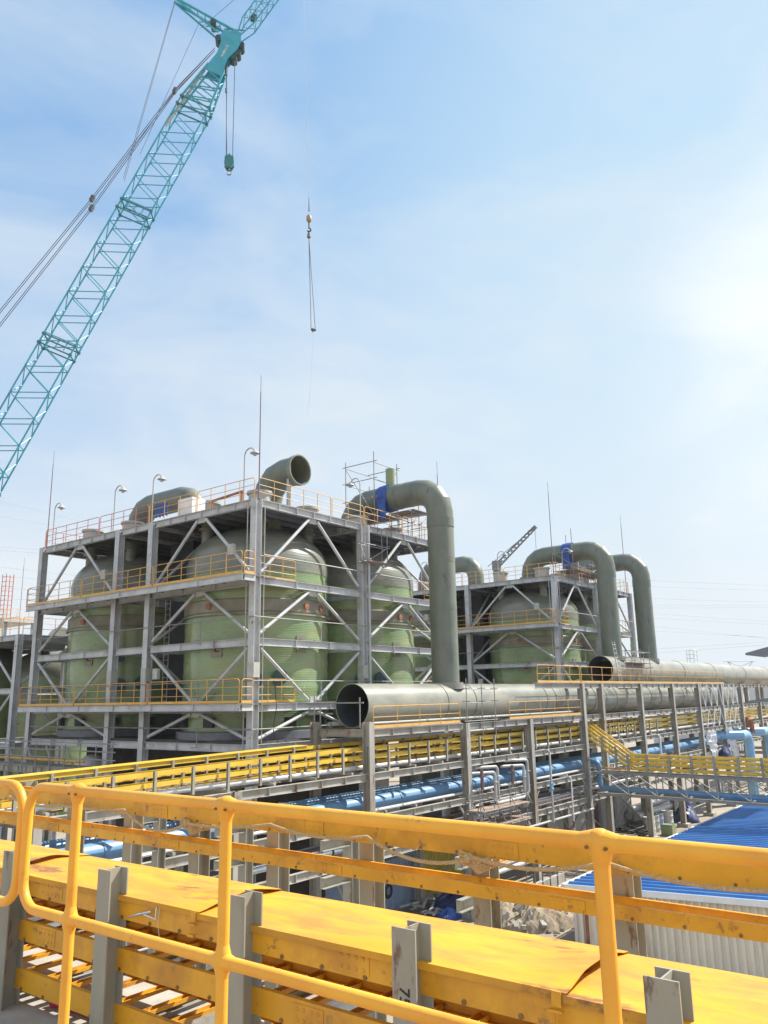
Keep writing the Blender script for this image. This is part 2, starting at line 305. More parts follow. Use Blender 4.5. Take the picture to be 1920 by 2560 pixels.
# ------------------------------------------------------------------ steel towers with tanks
XA = (26.5, 34.65, 42.8); YA = (28.26, 36.45, 39.55, 47.75)
def steel_tower(dx, dz, label):
    X = [x + dx for x in XA]; Y = list(YA); zt, z2, z1, z0, zb = (z + dz for z in (9.65, 5.8, 2.85, -.2, -2.05))
    T = thing('steel_tower', label, 'steel tower', (X[0], Y[0], GZ))
    for x in X:
        for y in Y:
            obj('column', MB().ibeam((x, y, GZ), (x, y, zt - .003), .4, .4, (1, 0, 0), .024, .02), 'steel', T)
    hb = .36
    for z in (zt, z2, z1, z0, zb):
        s = 1.35 if z == zt else 2.7
        for y in Y:
            for i in range(2):
                obj('beam', MB().ibeam((X[i] + .21, y, z - hb / 2), (X[i + 1] - .21, y, z - hb / 2), hb, .24, stiff=s), 'steel', T)
        for x in X:
            for i in range(3):
                if z in (z2, z0) and x == X[0]: zz = z - .06
                else: zz = z
                obj('beam', MB().ibeam((x, Y[i] + .21, zz - hb / 2), (x, Y[i + 1] - .21, zz - hb / 2), hb, .24, stiff=s), 'steel', T)
    # chevron bracing in the wide bays of the outer faces
    def brace(a, b):
        obj('brace', MB().tube([a, b], .085, 8), 'steel', T)
    def gusset(p, ax):
        d = Vector((1, 0, 0)) if ax == 'x' else Vector((0, 1, 0)); p = Vector(p)
        obj('gusset', MB().bar(p - d * .28, p + d * .28, .02, .34), 'drum_w', T)
    def chev(f):
        for lo, hi, up in ((z2, zt - hb, 1), (z1, z2 - hb, 1), (z0, z1 - hb, 0), (zb, z0 - hb, 1)):
            if up: yield (.045, lo + .25, .46, hi - .1); yield (.955, lo + .25, .54, hi - .1)
            else: yield (.045, hi - .1, .46, lo + .12); yield (.955, hi - .1, .54, lo + .12)
    for x in (X[0], X[2]):
        for i in (0, 2):
            for a, za, b, zb_ in chev(0):
                brace((x, Y[i] + (Y[i + 1] - Y[i]) * a, za), (x, Y[i] + (Y[i + 1] - Y[i]) * b, zb_))
                if a < .5 and x == X[0]: gusset((x, Y[i] + (Y[i + 1] - Y[i]) * .5, zb_), 'y')
    for y in (Y[0], Y[1]):
        for i in (0, 1):
            for a, za, b, zb_ in chev(0):
                brace((X[i] + (X[i + 1] - X[i]) * a, y, za), (X[i] + (X[i + 1] - X[i]) * b, y, zb_))
                if a < .5 and y == Y[0]: gusset((X[i] + (X[i + 1] - X[i]) * .5, y, zb_), 'x')
    for z in (zt, z2, z1, z0, zb):
        for i in range(2):
            for e in (X[i] + .75, X[i + 1] - .75): 
                mb = MB().box((e - .2, Y[0] - .022, z - .27), (e + .2, Y[0] - .008, z - .09))
                for a in range(4):
                    for b in range(2): mb.box((e - .16 + .1 * a, Y[0] - .03, z - .24 + .09 * b), (e - .12 + .1 * a, Y[0] - .022, z - .2 + .09 * b))
                obj('beam_splice', mb, 'drum_w', T)
        for i in (0, 2):
            for e in (Y[i] + .75, Y[i + 1] - .75):
                if z in (z2, z0): continue
                mb = MB().box((X[0] - .022, e - .2, z - .27), (X[0] - .008, e + .2, z - .09))
                for a in range(4):
                    for b in range(2): mb.box((X[0] - .03, e - .16 + .1 * a, z - .24 + .09 * b), (X[0] - .022, e - .12 + .1 * a, z - .2 + .09 * b))
                obj('beam_splice', mb, 'drum_w', T)
    # splice plates on the columns
    for x, y in ((X[0], Y[0]), (X[0], Y[1]), (X[0], Y[2]), (X[1], Y[0])):
        mb = MB(); zc = z0 + 1.55
        mb.box((x - .225, y - .2, zc - .35), (x - .203, y + .2, zc + .35)); mb.box((x - .2, y - .225, zc - .35), (x + .2, y - .203, zc + .35))
        obj('splice_plate', mb, 'drum_w', T)
    # top deck: plate with ribs below
    mb = MB(); mb.box((X[0] + .13, Y[0] + .13, zt + .004), (X[2] - .13, Y[3] - .13, zt + .03))
    y = Y[0] + .8
    while y < Y[3] - .5:
        mb.box((X[0] + .14, y, zt - .2), (X[2] - .14, y + .09, zt + .003)); y += 1.02
    obj('roof_deck', mb, 'under', T)
    # walkways cantilevered from the outer face
    xw = X[0] - 1.0
    for z in (z2, z0):
        mb = MB(); mb.box((xw + .09, Y[0] - .2, z - .05), (X[0] + 1.2, Y[3] - .2, z + .015)); mb.box((X[0] + 1.21, Y[0] + .14, z - .04), (X[0] + 3.0, Y[0] + 1.3, z + .012))
        for yy in [Y[0] + .3 + 1.63 * k for k in range(12)]: mb.box((xw + .1, yy, z - .2), (X[0] - .14, yy + .08, z - .053))
        o = obj('walkway', mb, 'under', T)
        obj('walkway_edge', MB().ibeam((xw, Y[0] - .25, z - .15), (xw, Y[3] - .25, z - .15), .32, .16, stiff=3.3), 'steel', o)
        obj('walkway_edge', MB().ibeam((xw + .09, Y[0] - .25, z - .15), (X[0] - .21, Y[0] - .25, z - .15), .32, .16), 'steel', o)
        ys = [Y[0] - .22, Y[0] + 6.65, Y[0] + 13.3, Y[3] - .3]
        for a, b in zip(ys[:-1], ys[1:]): railing(T, (xw, a + .06, z + .03), (xw, b - .06, z + .03))
        railing(T, (xw + .1, Y[0] - .22, z + .03), (X[0] - .26, Y[0] - .22, z + .03), sp=.8)
        railing(T, (X[0] + .35, Y[0] + .3, z + .03), (X[0] + 3.1, Y[0] + .3, z + .03), sp=.9)
        railing(T, (xw, Y[3] - .24, z + .03), (X[0] - .3, Y[3] - .24, z + .03), m='red_rail', toe=False)
        railing(T, (X[2] - 1.6, Y[0] + .3, z + .03), (X[2] + .6, Y[0] + .3, z + .03), sp=.7)
    ys = [Y[0] + .12, Y[0] + 4.6, Y[0] + 8.7, Y[0] + 13.5, Y[3]]
    for k, (a, b) in enumerate(zip(ys[:-1], ys[1:])): railing(T, (X[0] + .02, a + .05, zt + .035), (X[0] + .02, b - .05, zt + .035), toe=False, m='yellow_rail' if k in (1, 0) else 'red_rail')
    xs = [X[0] + .1, X[0] + 5.6, X[1] + .3, X[1] + 4, X[2]]
    for k, (a, b) in enumerate(zip(xs[:-1], xs[1:])): railing(T, (a + .05, Y[0] + .02, zt + .035), (b - .05, Y[0] + .02, zt + .035), toe=False, m='yellow_rail' if k != 2 else 'yellow_rail')
    railing(T, (X[2], Y[0] + .1, zt + .035), (X[2], Y[3], zt + .035), toe=False)
    railing(T, (X[0] + .1, Y[3], zt + .035), (X[2], Y[3], zt + .035), toe=False, m='red_rail')
    obj('deck_trim', MB().box((X[0] + .06, Y[0] - .06, zt + .006), (X[2], Y[0] + .05, zt + .034)), 'rust', T)
    obj('deck_trim', MB().box((X[0] - .06, Y[0] + .06, zt + .006), (X[0] + .05, Y[3], zt + .034)), 'rust', T)
    # thin service pipes running along the faces, with drops
    for z in (z1 + .98, z0 + 1.05, zb + .7):
        mb = MB().tube([(X[0] - .27, Y[0] - .3, z), (X[0] - .27, Y[3] - .5, z)], .026, 6)
        mb.tube([(X[0] - .27, Y[0] + 3.6, z), (X[0] - .27, Y[0] + 3.6, z - .9), (X[0] - .27, Y[0] + 4.0, z - .9)], .03, 6); obj('service_pipe', mb, 'scaf', T)
        mb = MB().tube([(X[0] - .3, Y[0] - .3, z), (X[2], Y[0] - .3, z)], .026, 6)
        mb.tube([(X[0] + 4.4, Y[0] - .3, z), (X[0] + 4.4, Y[0] - .3, z - .95), (X[0] + 3.9, Y[0] - .3, z - .95)], .03, 6); obj('service_pipe', mb, 'scaf', T)
    mb = MB().tube([(X[0] + .3, Y[0] - .27, z2 + 1.05), (X[2] - .3, Y[0] - .27, z2 + 1.05)], .035, 6); obj('service_pipe', mb, 'scaf', T)
    obj('drain_pipe', MB().tube([(X[1] + .3, Y[0] - .28, zt - .1), (X[1] + .3, Y[0] - .28, GZ)], .07, 8), 'steel', T)
    for (bx, by, bz) in ((X[0] - .22, Y[1] - 1.2, z0 + 1.3), (X[0] - .22, Y[0] + 1.4, z2 + 1.2), (X[0] - .22, Y[2] + 1.0, z2 + 1.1)):
        obj('junction_box', MB().box((bx, by, bz), (bx + .18, by + .4, bz + .55)), 'drum_w', T)
    obj('conduit', MB().tube([(X[0] - .24, Y[0] + .35, GZ + 8), (X[0] - .24, Y[0] + .35, zt - .4)], .03, 6), 'lamp', T)
    obj('conduit', MB().tube([(X[0] + .36, Y[0] - .24, zb), (X[0] + .36, Y[0] - .24, zt - .4)], .025, 6), 'lamp', T)
    obj('cable_loop', MB().tube([(X[0] + 1.2, Y[0] - .2, z0 + 1.1), (X[0] + 1.3, Y[0] - .25, z0 - .2), (X[0] + 1.1, Y[0] - .25, z0 - 1.1), (X[0] + 1.25, Y[0] - .2, z0 - 1.7)], .02, 5), 'dark', T)
    # vertical ladder in the narrow bay
    mb = MB()
    for s in (0, .42): mb.tube([(X[0] + 2.2, Y[1] + 1.1 + s, z0), (X[0] + 2.2, Y[1] + 1.1 + s, z2)], .03, 6)
    for k in range(18): mb.tube([(X[0] + 2.2, Y[1] + 1.1, z0 + .2 + k * .32), (X[0] + 2.2, Y[1] + 1.52, z0 + .2 + k * .32)], .018, 5)
    obj('ladder', mb, 'lamp', T)
    obj('gap_shade_block', MB().box((X[0] + 3.2, Y[1] + .5, zb + .13), (X[0] + 11.0, Y[2] - .5, zt - .5)), 'dark', T)  # invented dark box, keeps the gap between the tanks black
    # floor carrying the tanks; dark block added below it stands in for shade
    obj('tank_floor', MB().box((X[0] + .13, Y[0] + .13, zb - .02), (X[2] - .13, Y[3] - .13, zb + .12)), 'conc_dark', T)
    obj('base_shade_block', MB().box((X[0] + 3.3, Y[0] + 4.2, GZ), (X[2] - .5, Y[3] - 1.0, zb - .42)), 'conc_dark', T)
    return T
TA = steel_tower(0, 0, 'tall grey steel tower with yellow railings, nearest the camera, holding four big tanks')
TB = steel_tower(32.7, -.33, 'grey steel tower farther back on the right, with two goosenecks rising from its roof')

def tank(cx, cy, zf, label):
    T = thing('frp_tank', label, 'storage tank', (cx, cy, zf), 'green tanks inside the steel towers')
    r = 3.85; zs = zf + 9.0; prof = [(r, .12)]
    for k in range(1, 45): prof.append((r + .012 * math.sin(k * 2.1) + (.03 if k in (12, 24) else 0), .12 + (zs - zf) * k / 45))
    prof.append((r, zs - zf)); prof = [(a, b) for a, b in prof]
    obj('shell', MB().lathe(prof, (cx, cy, zf), 72), 'frp', T)
    pd = [(r + .02, zs - zf - .5), (r + .03, zs - zf)] + [(max(.05, r * math.cos(a)), zs - zf + 2.35 * math.sin(a)) for a in [math.pi / 2 * k / 14 for k in range(1, 15)]]
    obj('dome', MB().lathe(pd, (cx, cy, zf), 72), 'dome', T)
    obj('band', MB().lathe([(r, 6.35), (r + .06, 6.4), (r + .06, 7.0), (r, 7.05)], (cx, cy, zf), 72), 'band', T)
    obj('flange_ring', MB().lathe([(r, 6.2), (r + .13, 6.22), (r + .13, 6.3), (r, 6.32)], (cx, cy, zf), 72), 'band', T)
    obj('flange_ring', MB().lathe([(r, 1.85), (r + .1, 1.87), (r + .1, 1.95), (r, 1.97)], (cx, cy, zf), 72), 'frp', T)
    obj('base_ring', MB().lathe([(r, .12), (r + .25, .13), (r + .25, .5), (r, .52)], (cx, cy, zf), 72), 'under', T)
    for k in range(12):
        a = R(30 * k + 12); p = Vector((cx + (r + .12) * math.cos(a), cy + (r + .12) * math.sin(a), zf + .95)); d = Vector((math.cos(a), math.sin(a), 0))
        obj('support_lug', MB().bar(p - Vector((0, 0, .22)), p + Vector((0, 0, .22)), .55, .22, d), 'dark', T)
    # manholes and plates that face the camera
    for a, z, w in ((R(196), 4.55, .45), (R(262), 4.75, .5)):
        d = Vector((math.cos(a), math.sin(a), 0)); p = Vector((cx, cy, zf + z)) + d * (r + .02)
        o = obj('name_plate', MB().bar(p - Vector((0, 0, .42)), p + Vector((0, 0, .42)), .62, .05, d), 'band', T)
        s = Vector((-math.sin(a), math.cos(a), 0)); obj('letter', text_mesh('L', .55, p + d * .035, s, (0, 0, 1), .02), 'ink', o)
    for a, z in ((R(226), 3.0), (R(243), 3.1), (R(226), 4.5)):
        d = Vector((math.cos(a), math.sin(a), 0)); p = Vector((cx, cy, zf + z))
        mb = MB().tube([p + d * (r - .05), p + d * (r + .25)], .27 if z < 4 else .16, 16); mb.tube([p + d * (r + .25), p + d * (r + .32)], .38 if z < 4 else .22, 16); obj('manhole', mb, 'teal_dark', T)
    for a in (R(266), R(284), R(188)):
        d = Vector((math.cos(a), math.sin(a), 0)); p = Vector((cx, cy, zf + 6.68)) + d * (r + .05)
        obj('lifting_lug', MB().tube([p, p + d * .1], .16, 12), 'rust', T)
    zd = zf + 11.7
    for ox, oy in ((-1.9, -2.05), (2.45, -1.4), (-2.15, 1.8)):
        q = (cx + ox, cy + oy, zd); rr = math.hypot(ox, oy); zdome = zs + 2.35 * math.sqrt(1 - (rr / r) ** 2)
        mb = MB().lathe([(.34, zdome - zd - .3), (.34, -.55), (.5, -.5), (.5, -.42), (.34, -.4), (.34, .1)], q, 20); obj('neck', mb, 'dome', T)
        o = obj('vent_drum', MB().lathe([(.6, .06), (.6, .95), (.7, .97), (.7, 1.1), (.54, 1.12), (.54, .5), (.1, .48)], q, 24), 'drum_w', T)
    return T
TP = [(30.6, 32.4), (38.75, 32.4), (30.6, 43.65), (38.75, 43.65)]
for (x, y), l in zip(TP, ('green fibreglass tank directly behind the front corner column of the near tower', 'green fibreglass tank of the near tower beside the tall vertical duct', 'green fibreglass tank at the left end of the near tower behind its railings', 'green fibreglass tank at the far back of the near tower, mostly hidden')): tank(x, y, -2.05, l)
for (x, y), l in zip(TP, ('green fibreglass tank at the front of the far right tower', 'green fibreglass tank of the far tower behind its first vertical duct', 'green fibreglass tank at the left of the far tower, in its shade', 'green fibreglass tank at the back of the far tower, almost hidden')): tank(x + 32.7, y, -2.38, l)

# ------------------------------------------------------------------ ducts above the towers
def elbow(c, r, a0, a1, n, u, v): return arc(c, r, a0, a1, n, u, v)
def gooseneck(x, y, yd, zt, zb, label, dz=0, extra=True):
    r = .78; b = 1.5; zc = zt
    T = thing('gooseneck_duct', label, 'duct', (x, y, 9.7 + dz))
    up = [(x, y, 9.0 + dz), (x, y, zc - b)] + elbow((x, y - b, zc - b), b, 0, math.pi / 2, 4, (0, 1, 0), (0, 0, 1))[1:]
    dn = elbow((x, yd + b, zc - b), b, math.pi / 2, math.pi, 4, (0, 1, 0), (0, 0, 1)) + [(x, yd, zb)]
    ym = (y + yd) / 2 - .2
    obj('riser', MB().tube(up + [(x, ym, zc)], r, 32), 'duct', T, 18)
    obj('downcomer', MB().tube([(x, ym - .001, zc)] + dn, r + .004, 32), 'duct', T, 18)
    obj('joint', MB().tube([(x, ym + .35, zc), (x, ym - .35, zc)], r + .03, 32), 'duct', T)
    obj('joint', MB().tube([(x, yd, zc - b - .35), (x, yd, zc - b - .9)], r + .03, 32), 'duct', T)
    for yy in (ym - 1.0, ym + 1.3): obj('wrap_band', MB().tube([(x, yy, zc), (x, yy - .22, zc)], r + .014, 32), 'duct', T)
    for zz in (zc - 4.2, zc - 7.0):
        if zz > zb + 1: obj('wrap_band', MB().tube([(x, yd, zz), (x, yd, zz - .3)], r + .014, 32), 'duct', T)
    obj('flange', MB().lathe([(r, .15), (r + .2, .17), (r + .2, .6), (r, .62)], (x, y, 9.75 + dz), 32), 'dome', T)
    return T
g = gooseneck(38.75, 32.4, 25.55, 12.1, .55, 'grey green gooseneck duct of the near tower dropping to the big pipe')
obj('stub_pipe', MB().tube([(38.75, 29.2, 12.6), (38.75, 29.2, 14.0)], .29, 20), 'frp', g)
gooseneck(63.3, 32.4, 25.5, 11.75, 2.6, 'grey green gooseneck duct beside the front tank of the far right tower', -.33)
gooseneck(71.45, 32.4, 25.5, 11.75, 2.6, 'rightmost grey green gooseneck duct, against open sky', -.33)
def gap_duct(x, y, z, dz, label):
    r = .75; b = 1.3
    p = [(x, y, 9 + dz), (x, y, z - b)] + arc((x, y - b, z - b), b, 0, math.pi / 2, 3, (0, 1, 0), (0, 0, 1))[1:] + arc((x, 38.0 + b, z - b), b, math.pi / 2, math.pi, 3, (0, 1, 0), (0, 0, 1)) + [(x, 38.0, 3)]
    one('gooseneck_duct', MB().tube(p, r, 28), 'duct', label, 'duct', (x, y, 9.7 + dz))
gap_duct(30.6, 43.65, 12.25, 0, 'low grey green duct arching over the left half of the near tower roof')
gap_duct(63.3, 43.65, 12.0, -.33, 'grey green duct arch seen just right of the tall vertical duct')
T = thing('open_elbow_duct', 'short elbow duct on the near tower roof with its open mouth facing right', 'duct', (30.6, 32.4, 9.7))
pth = [(30.6, 31.75, 9.0), (30.6, 31.75, 10.75)] + arc((30.6, 30.3, 10.75), 1.45, 0, math.pi / 2, 3, (0, 1, 0), (0, 0, 1))[1:] + [(30.6, 29.3, 12.2)]
obj('elbow', MB().pipe(pth, .8, .03, 36), 'duct', T, 18)
obj('mouth_flange', MB().pipe([(30.6, 29.45, 12.2), (30.6, 29.2, 12.2)], .86, .07, 36), 'dome', T)
obj('prop', MB().ibeam((30.1, 29.6, 9.7), (30.1, 29.6, 12.6), .16, .16, (1, 0, 0)), 'steel', T)
obj('flange', MB().lathe([(.8, .1), (1.0, .12), (1.0, .5), (.8, .52)], (30.6, 31.75, 9.75), 32), 'drum_w', T)

# ------------------------------------------------------------------ roof lamps, rods, roof clutter
def lamp(x, y, z, label, h=2.75, d=(0, -1, 0)):
    T = thing('roof_lamp', label, 'lamp', (x, y, z)); D = Vector(d); p = Vector((x, y, z)); U = Vector((0, 0, 1))
    top = arc(p + U * (h - .38) + D * .38, .38, math.pi, R(25), 7, D, U)
    obj('pole', MB().tube([p, p + U * (h - .38)] + top[1:], .035, 7), 'lamp', T)
    e = top[-1] + D * .03
    obj('lamp_head', MB().lathe([(.05, .05), (.09, -.02), (.24, -.12), (.25, -.15), (.1, -.16), (.08, -.26), (.02, -.28)], e, 14), 'lamp', T)
for y, w_ in ((47.0, 'beside the rod at the left end of the near tower roof'), (40.45, 'second from the left on the near tower roof'), (36.8, 'on the near tower roof above the blue rags'), (29.3, 'on the near tower roof beside the open elbow duct')):
    lamp(26.6, y, 9.68, 'grey gooseneck lamp ' + w_)
lamp(35.0, 28.6, 9.68, 'grey gooseneck lamp in front of the roof scaffold, bent to the left', 2.9, (0, 1, 0))
for x, y, w_ in ((59.5, 33.5, 'on the far tower roof near its left end'), (59.5, 41.5, 'on the far tower beside the distant duct arch'), (62.0, 28.7, 'on the far tower roof in front of its first gooseneck duct')):
    lamp(x, y, 9.35, 'grey gooseneck lamp ' + w_, 2.6)
def rod(x, y, z, h, label, tip=.9):
    T = thing('lightning_rod', label, 'lightning rod', (x, y, z))
    obj('mast', MB().tube([(x, y, z), (x, y, z + h)], .036, 7, r1=.026), 'rod', T); obj('tip', MB().tube([(x, y, z + h), (x, y, z + h + tip)], .014, 5), 'rod', T)
rod(26.55, 47.55, 9.68, 5.5, 'tall dark lightning rod at the left end of the near tower')
rod(26.6, 28.2, 9.68, 5.6, 'tallest dark lightning rod, at the front corner of the near tower')
rod(42.9, 28.4, 9.3, 5.1, 'thin lightning rod rising behind the bend of the tall duct')
rod(59.3, 28.3, 9.3, 7.0, 'lightning rod at the front corner of the far right tower')
rod(75.3, 28.4, 9.0, 7.2, 'lightning rod beside the rightmost gooseneck duct')
rod(43.8, 82.8, 3.0, 11.5, 'thin lightning rod at the far left beyond the red ladder')
# crates, rags and sheet metal on the roof
one('crate', MB().box((26.9, 33.7, 9.69), (27.8, 34.9, 10.75)), 'white', 'white box on the near tower roof in front of the low duct', 'crate')
one('crate', MB().box((59.6, 38.6, 9.36), (60.5, 39.8, 10.8)), 'white', 'white box at the left of the far tower roof', 'crate')
mb = MB()
for k in range(6):
    y = 36.6 - .16 * k; mb.add([(26.7, y, 10.75), (26.78, y - .17, 10.7), (26.75, y - .05 - .1 * (k % 2), 9.95), (26.68, y + .05, 10.1), (26.73, y, 10.73), (26.81, y - .17, 10.68), (26.78, y - .05 - .1 * (k % 2), 9.93), (26.71, y + .05, 10.08)], [(0, 1, 2, 3), (7, 6, 5, 4), (0, 4, 5, 1), (1, 5, 6, 2), (2, 6, 7, 3), (3, 7, 4, 0)])
one('tarp_rag', mb, 'tarp', 'blue and white rags hung on the roof railing near the third lamp', 'rag')
mb = MB().bar((27.0, 29.9, 9.75), (27.0, 29.9, 10.35), .1, .1); mb.bar((27.0, 32.2, 9.75), (27.0, 32.2, 10.2), .1, .1); mb.bar((27.0, 29.8, 10.4), (27.0, 32.3, 10.25), .1, .1)
one('pipe_stand', mb, 'rust', 'rusty low trestle on the near tower roof by the left corner drum', 'trestle')
T = thing('pipe_bundle', 'pale blue pipes lying along the upper walkway of the near tower', 'pipes', (25.8, 34, 5.82))
for k in range(4): obj('pipe', MB().tube([(25.75 + .13 * k, 28.9 + .7 * (k % 2), 5.9 + .02 * (k % 2)), (25.75 + .13 * k, 38.6 - .5 * k, 5.9)], .065, 8), 'blue_light', T)
one('fire_box', MB().box((27.6, 44.9, .0), (28.2, 45.6, .75)).box((27.6, 44.9, -1.1), (28.2, 45.6, -.65)), 'red', 'red cabinet half hidden behind the lower walkway at the left', 'cabinet')

# scaffold on the roof around the gooseneck
def scaffold(name, label, xs, ys, z0, levels, top, m='scaf', planks=(), braces=True, r=.029):
    T = thing(name, label, 'scaffold', (xs[0], ys[0], z0))
    for i, x in enumerate(xs):
        for j, y in enumerate(ys):
            t = top[(i + j) % len(top)]
            obj('standard', MB().tube([(x, y, z0), (x, y, t)], r, 6), m, T)
    for z in levels:
        for y in ys: obj('ledger', MB().tube([(xs[0] - .25, y, z), (xs[-1] + .25, y, z)], r * .9, 6), m, T)
        for x in xs: obj('transom', MB().tube([(x, ys[0] - .25, z + .07), (x, ys[-1] + .25, z + .07)], r * .9, 6), m, T)
    if braces:
        for i in range(len(xs) - 1): obj('diagonal', MB().tube([(xs[i], ys[0] - .06, levels[0]), (xs[i + 1], ys[0] - .06, levels[-1])], r * .9, 6), m, T)
        for j in range(len(ys) - 1): obj('diagonal', MB().tube([(xs[0] - .06, ys[j], levels[0]), (xs[0] - .06, ys[j + 1], levels[-1])], r * .9, 6), m, T)
    for z in planks:
        mb = MB()
        for k in range(5):
            x = xs[0] + (xs[-1] - xs[0]) * k / 5; mb.box((x + .02, ys[0] - .2, z + .1), (x + (xs[-1] - xs[0]) / 5 - .03, ys[-1] + .2, z + .14))
        obj('planks', mb, 'plank', T)
    return T
scaffold('roof_scaffold', 'tube scaffold wrapped round the gooseneck duct on the near tower roof', (37.6, 40.0), (29.6, 31.9), 9.7, (10.9, 12.0, 13.2, 14.3), (15.0, 14.7, 13.6), planks=(10.9,))
scaffold('roof_scaffold', 'lower tube scaffold with planks under the bend of the tall duct', (40.4, 41.2, 42.2), (28.8, 30.4), 9.7, (10.7, 11.5), (11.6, 12.0), planks=(11.5,))
scaffold('hanging_scaffold', 'small scaffold cage hung under the roof edge of the near tower', (34.3, 36.2), (27.6, 28.0), 7.3, (7.4, 8.4), (9.6,), planks=(7.3,))
scaffold('roof_scaffold', 'tube scaffold at the bend of the far tower gooseneck duct', (62.1, 64.5), (27.8, 29.4), 9.3, (10.5, 11.6), (13.6, 12.2), planks=(10.0,))
scaffold('roof_scaffold', 'scaffold with plank stack between the two far gooseneck ducts', (65.5, 67.5, 69.5), (27.8, 29.2), 9.3, (10.1, 10.9), (11.3, 11.9), planks=(10.1,))
def wrap(x, y, z, label, r=.83, w=.8):
    mb = MB(); n = 26
    for k in range(3):
        mb.pipe([(x, y + w * k / 3, z), (x, y + w * (k + 1) / 3 + .02, z)], r + .03 + .025 * (k % 2), .02, n)
    mb.box((x - r - .1, y, z - 1.5), (x - r - .02, y + w * .8, z - .2))
    one('tarp_wrap', mb, 'tarp', label, 'tarp')
wrap(38.75, 28.95, 12.1, 'blue tarp wrapped round the gooseneck duct on the near tower')
wrap(63.3, 28.2, 11.75, 'blue tarp wrapped round the gooseneck duct on the far tower')
one('panel', MB().box((64.7, 28.5, 9.4), (64.8, 29.7, 11.1)), 'steel', 'grey upright panel on the far tower roof under the duct', 'panel')

# ------------------------------------------------------------------ pipe rack
YF, YB = 23.7, 26.95
def pipe_rack():
    T = thing('pipe_rack', 'long grey steel pipe rack running from the left into the distance on the right', 'pipe rack', (53, YF, GZ))
    cs = [(13.5, -3.35), (21.4, -3.35), (29.4, -1.12), (37.65, -1.46), (44.9, -1.46), (52.75, .66), (56.0, .66), (63.7, .66), (71.25, .66), (78.5, .66), (86, .66), (93.3, .66), (101, .66), (109, .66), (117, .66)]
    for x, zt in cs:
        for y in (YF, YB):
            zz = zt if y == YF else (zt if zt > -2 else zt)
            obj('column', MB().ibeam((x, y, GZ), (x, y, zz), .42, .36, (0, 1, 0), .03, .022), 'steel_warm', T)
        obj('footing', MB().box((x - .45, YF - .45, GZ), (x + .45, YF + .45, GZ + .28)), 'conc', T)
        for z in (-1.45, -3.35, -5.2, -6.75) + ((.66,) if zt > 0 else ()):
            if z <= zt + .4: obj('cross_beam', MB().ibeam((x, YF + .22, z - .17), (x, YB - .22, z - .17), .32, .22), 'steel_warm', T)
    for (xa, za), (xb, zb) in zip(cs[:-1], cs[1:]):
        for z in (.66, -1.45, -3.35, -5.2, -6.75):
            if min(za, zb) < z - .3: continue
            if z == -6.75 and xa > 79: continue
            for y in (YF, YB):
                obj('beam', MB().ibeam((xa + .19, y, z - .17), (xb - .19, y, z - .17), .32, .2, stiff=1.6), 'steel_warm', T)
    x = 14.0
    while x < 96:
        for z in (-3.3, -5.15): obj('joist', MB().bar((x, YF + .12, z), (x, YB - .12, z), .12, .1), 'steel_warm', T)
        x += 2.4
    # knee braces and X bracing
    for x, _ in cs[2:6]:
        for z in (-5.5, -7.1):
            for s in (-1, 1): obj('knee_brace', MB().bar((x + s * .2, YF, z - .75), (x + s * .85, YF, z - .02), .09, .09), 'steel_warm', T)
    for xa, xb in ((37.65, 44.9), (44.9, 52.75), (56.0, 63.7), (63.7, 71.25)):
        for a, b in ((-10.9, -7.2), (-7.2, -10.9)):
            obj('brace', MB().tube([(xa + .3, YB + (.05 if a < b else -.05), a), (xb - .3, YB + (.05 if a < b else -.05), b)], .07, 8), 'steel_warm', T)
    for a, b in ((-10.9, -7.2), (-7.2, -10.9)):
        obj('brace', MB().tube([(53.0, YF + .5, a), (53.0, YB - .5, b)], .06, 6), 'steel_warm', T); obj('brace', MB().tube([(29.6, YF + .5, a), (29.6, YB - .5, b)], .06, 6), 'steel_warm', T)
    # deck strips beside the pipe, with railings
    for a, b in ((29.6, 37.2), (42.4, 52.5)):
        obj('deck', MB().box((a, YF - .1, -1.44), (b, YF + .6, -1.40)), 'steel_warm', T); railing(T, (a + .1, YF - .06, -1.4), (b - .1, YF - .06, -1.4), mids=1, h=.98, sp=1.9)
    obj('deck', MB().box((46.2, YF - .1, .67), (88, YF + .28, .71)), 'steel_warm', T)
    obj('beam', MB().ibeam((46.0, YF, .48), (52.5, YF, .48), .3, .2), 'steel_warm', T)
    railing(T, (46.3, YF - .06, .71), (52.6, YF - .06, .71), mids=1, sp=1.5); railing(T, (52.8, YF - .06, .71), (87.5, YF - .06, .71), mids=1, sp=1.8)
    railing(T, (52.7, YF, .71), (52.7, YB, .71), mids=1, sp=1.5)
    return T
pipe_rack()
def big_pipe(x0, x1, y, z, r, label, m, sad):
    T = thing('large_duct_pipe', label, 'pipe', (x0, y, z - r))
    obj('barrel', MB().pipe([(x0, y, z), (x1, y, z)], r, .03, 56), m, T)
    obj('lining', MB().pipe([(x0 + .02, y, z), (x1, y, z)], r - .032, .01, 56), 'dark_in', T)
    for x in sad:
        obj('joint_band', MB().pipe([(x - .07, y, z), (x + .07, y, z)], r + .03, .025, 56), m, T)
    return T
p1 = big_pipe(30.4, 95, 25.5, -.39, 1.05, 'huge pale green pipe with open end lying on the near part of the rack', 'duct_light', [37.4, 40.3] + [49.2, 50.5, 54.5, 57, 59, 61, 63, 66, 68.5, 71, 74, 77, 80, 83, 86, 89])
p2 = big_pipe(60.6, 190, 25.5, 1.78, 1.06, 'huge olive pipe with dark open end on the upper deck at the right', 'duct_light', [66, 78, 88, 100, 112, 124])
obj('saddle', MB().pipe([(38.75, 25.5, .35), (38.75, 25.5, .72)], .95, .17, 32), 'duct_light', p1)
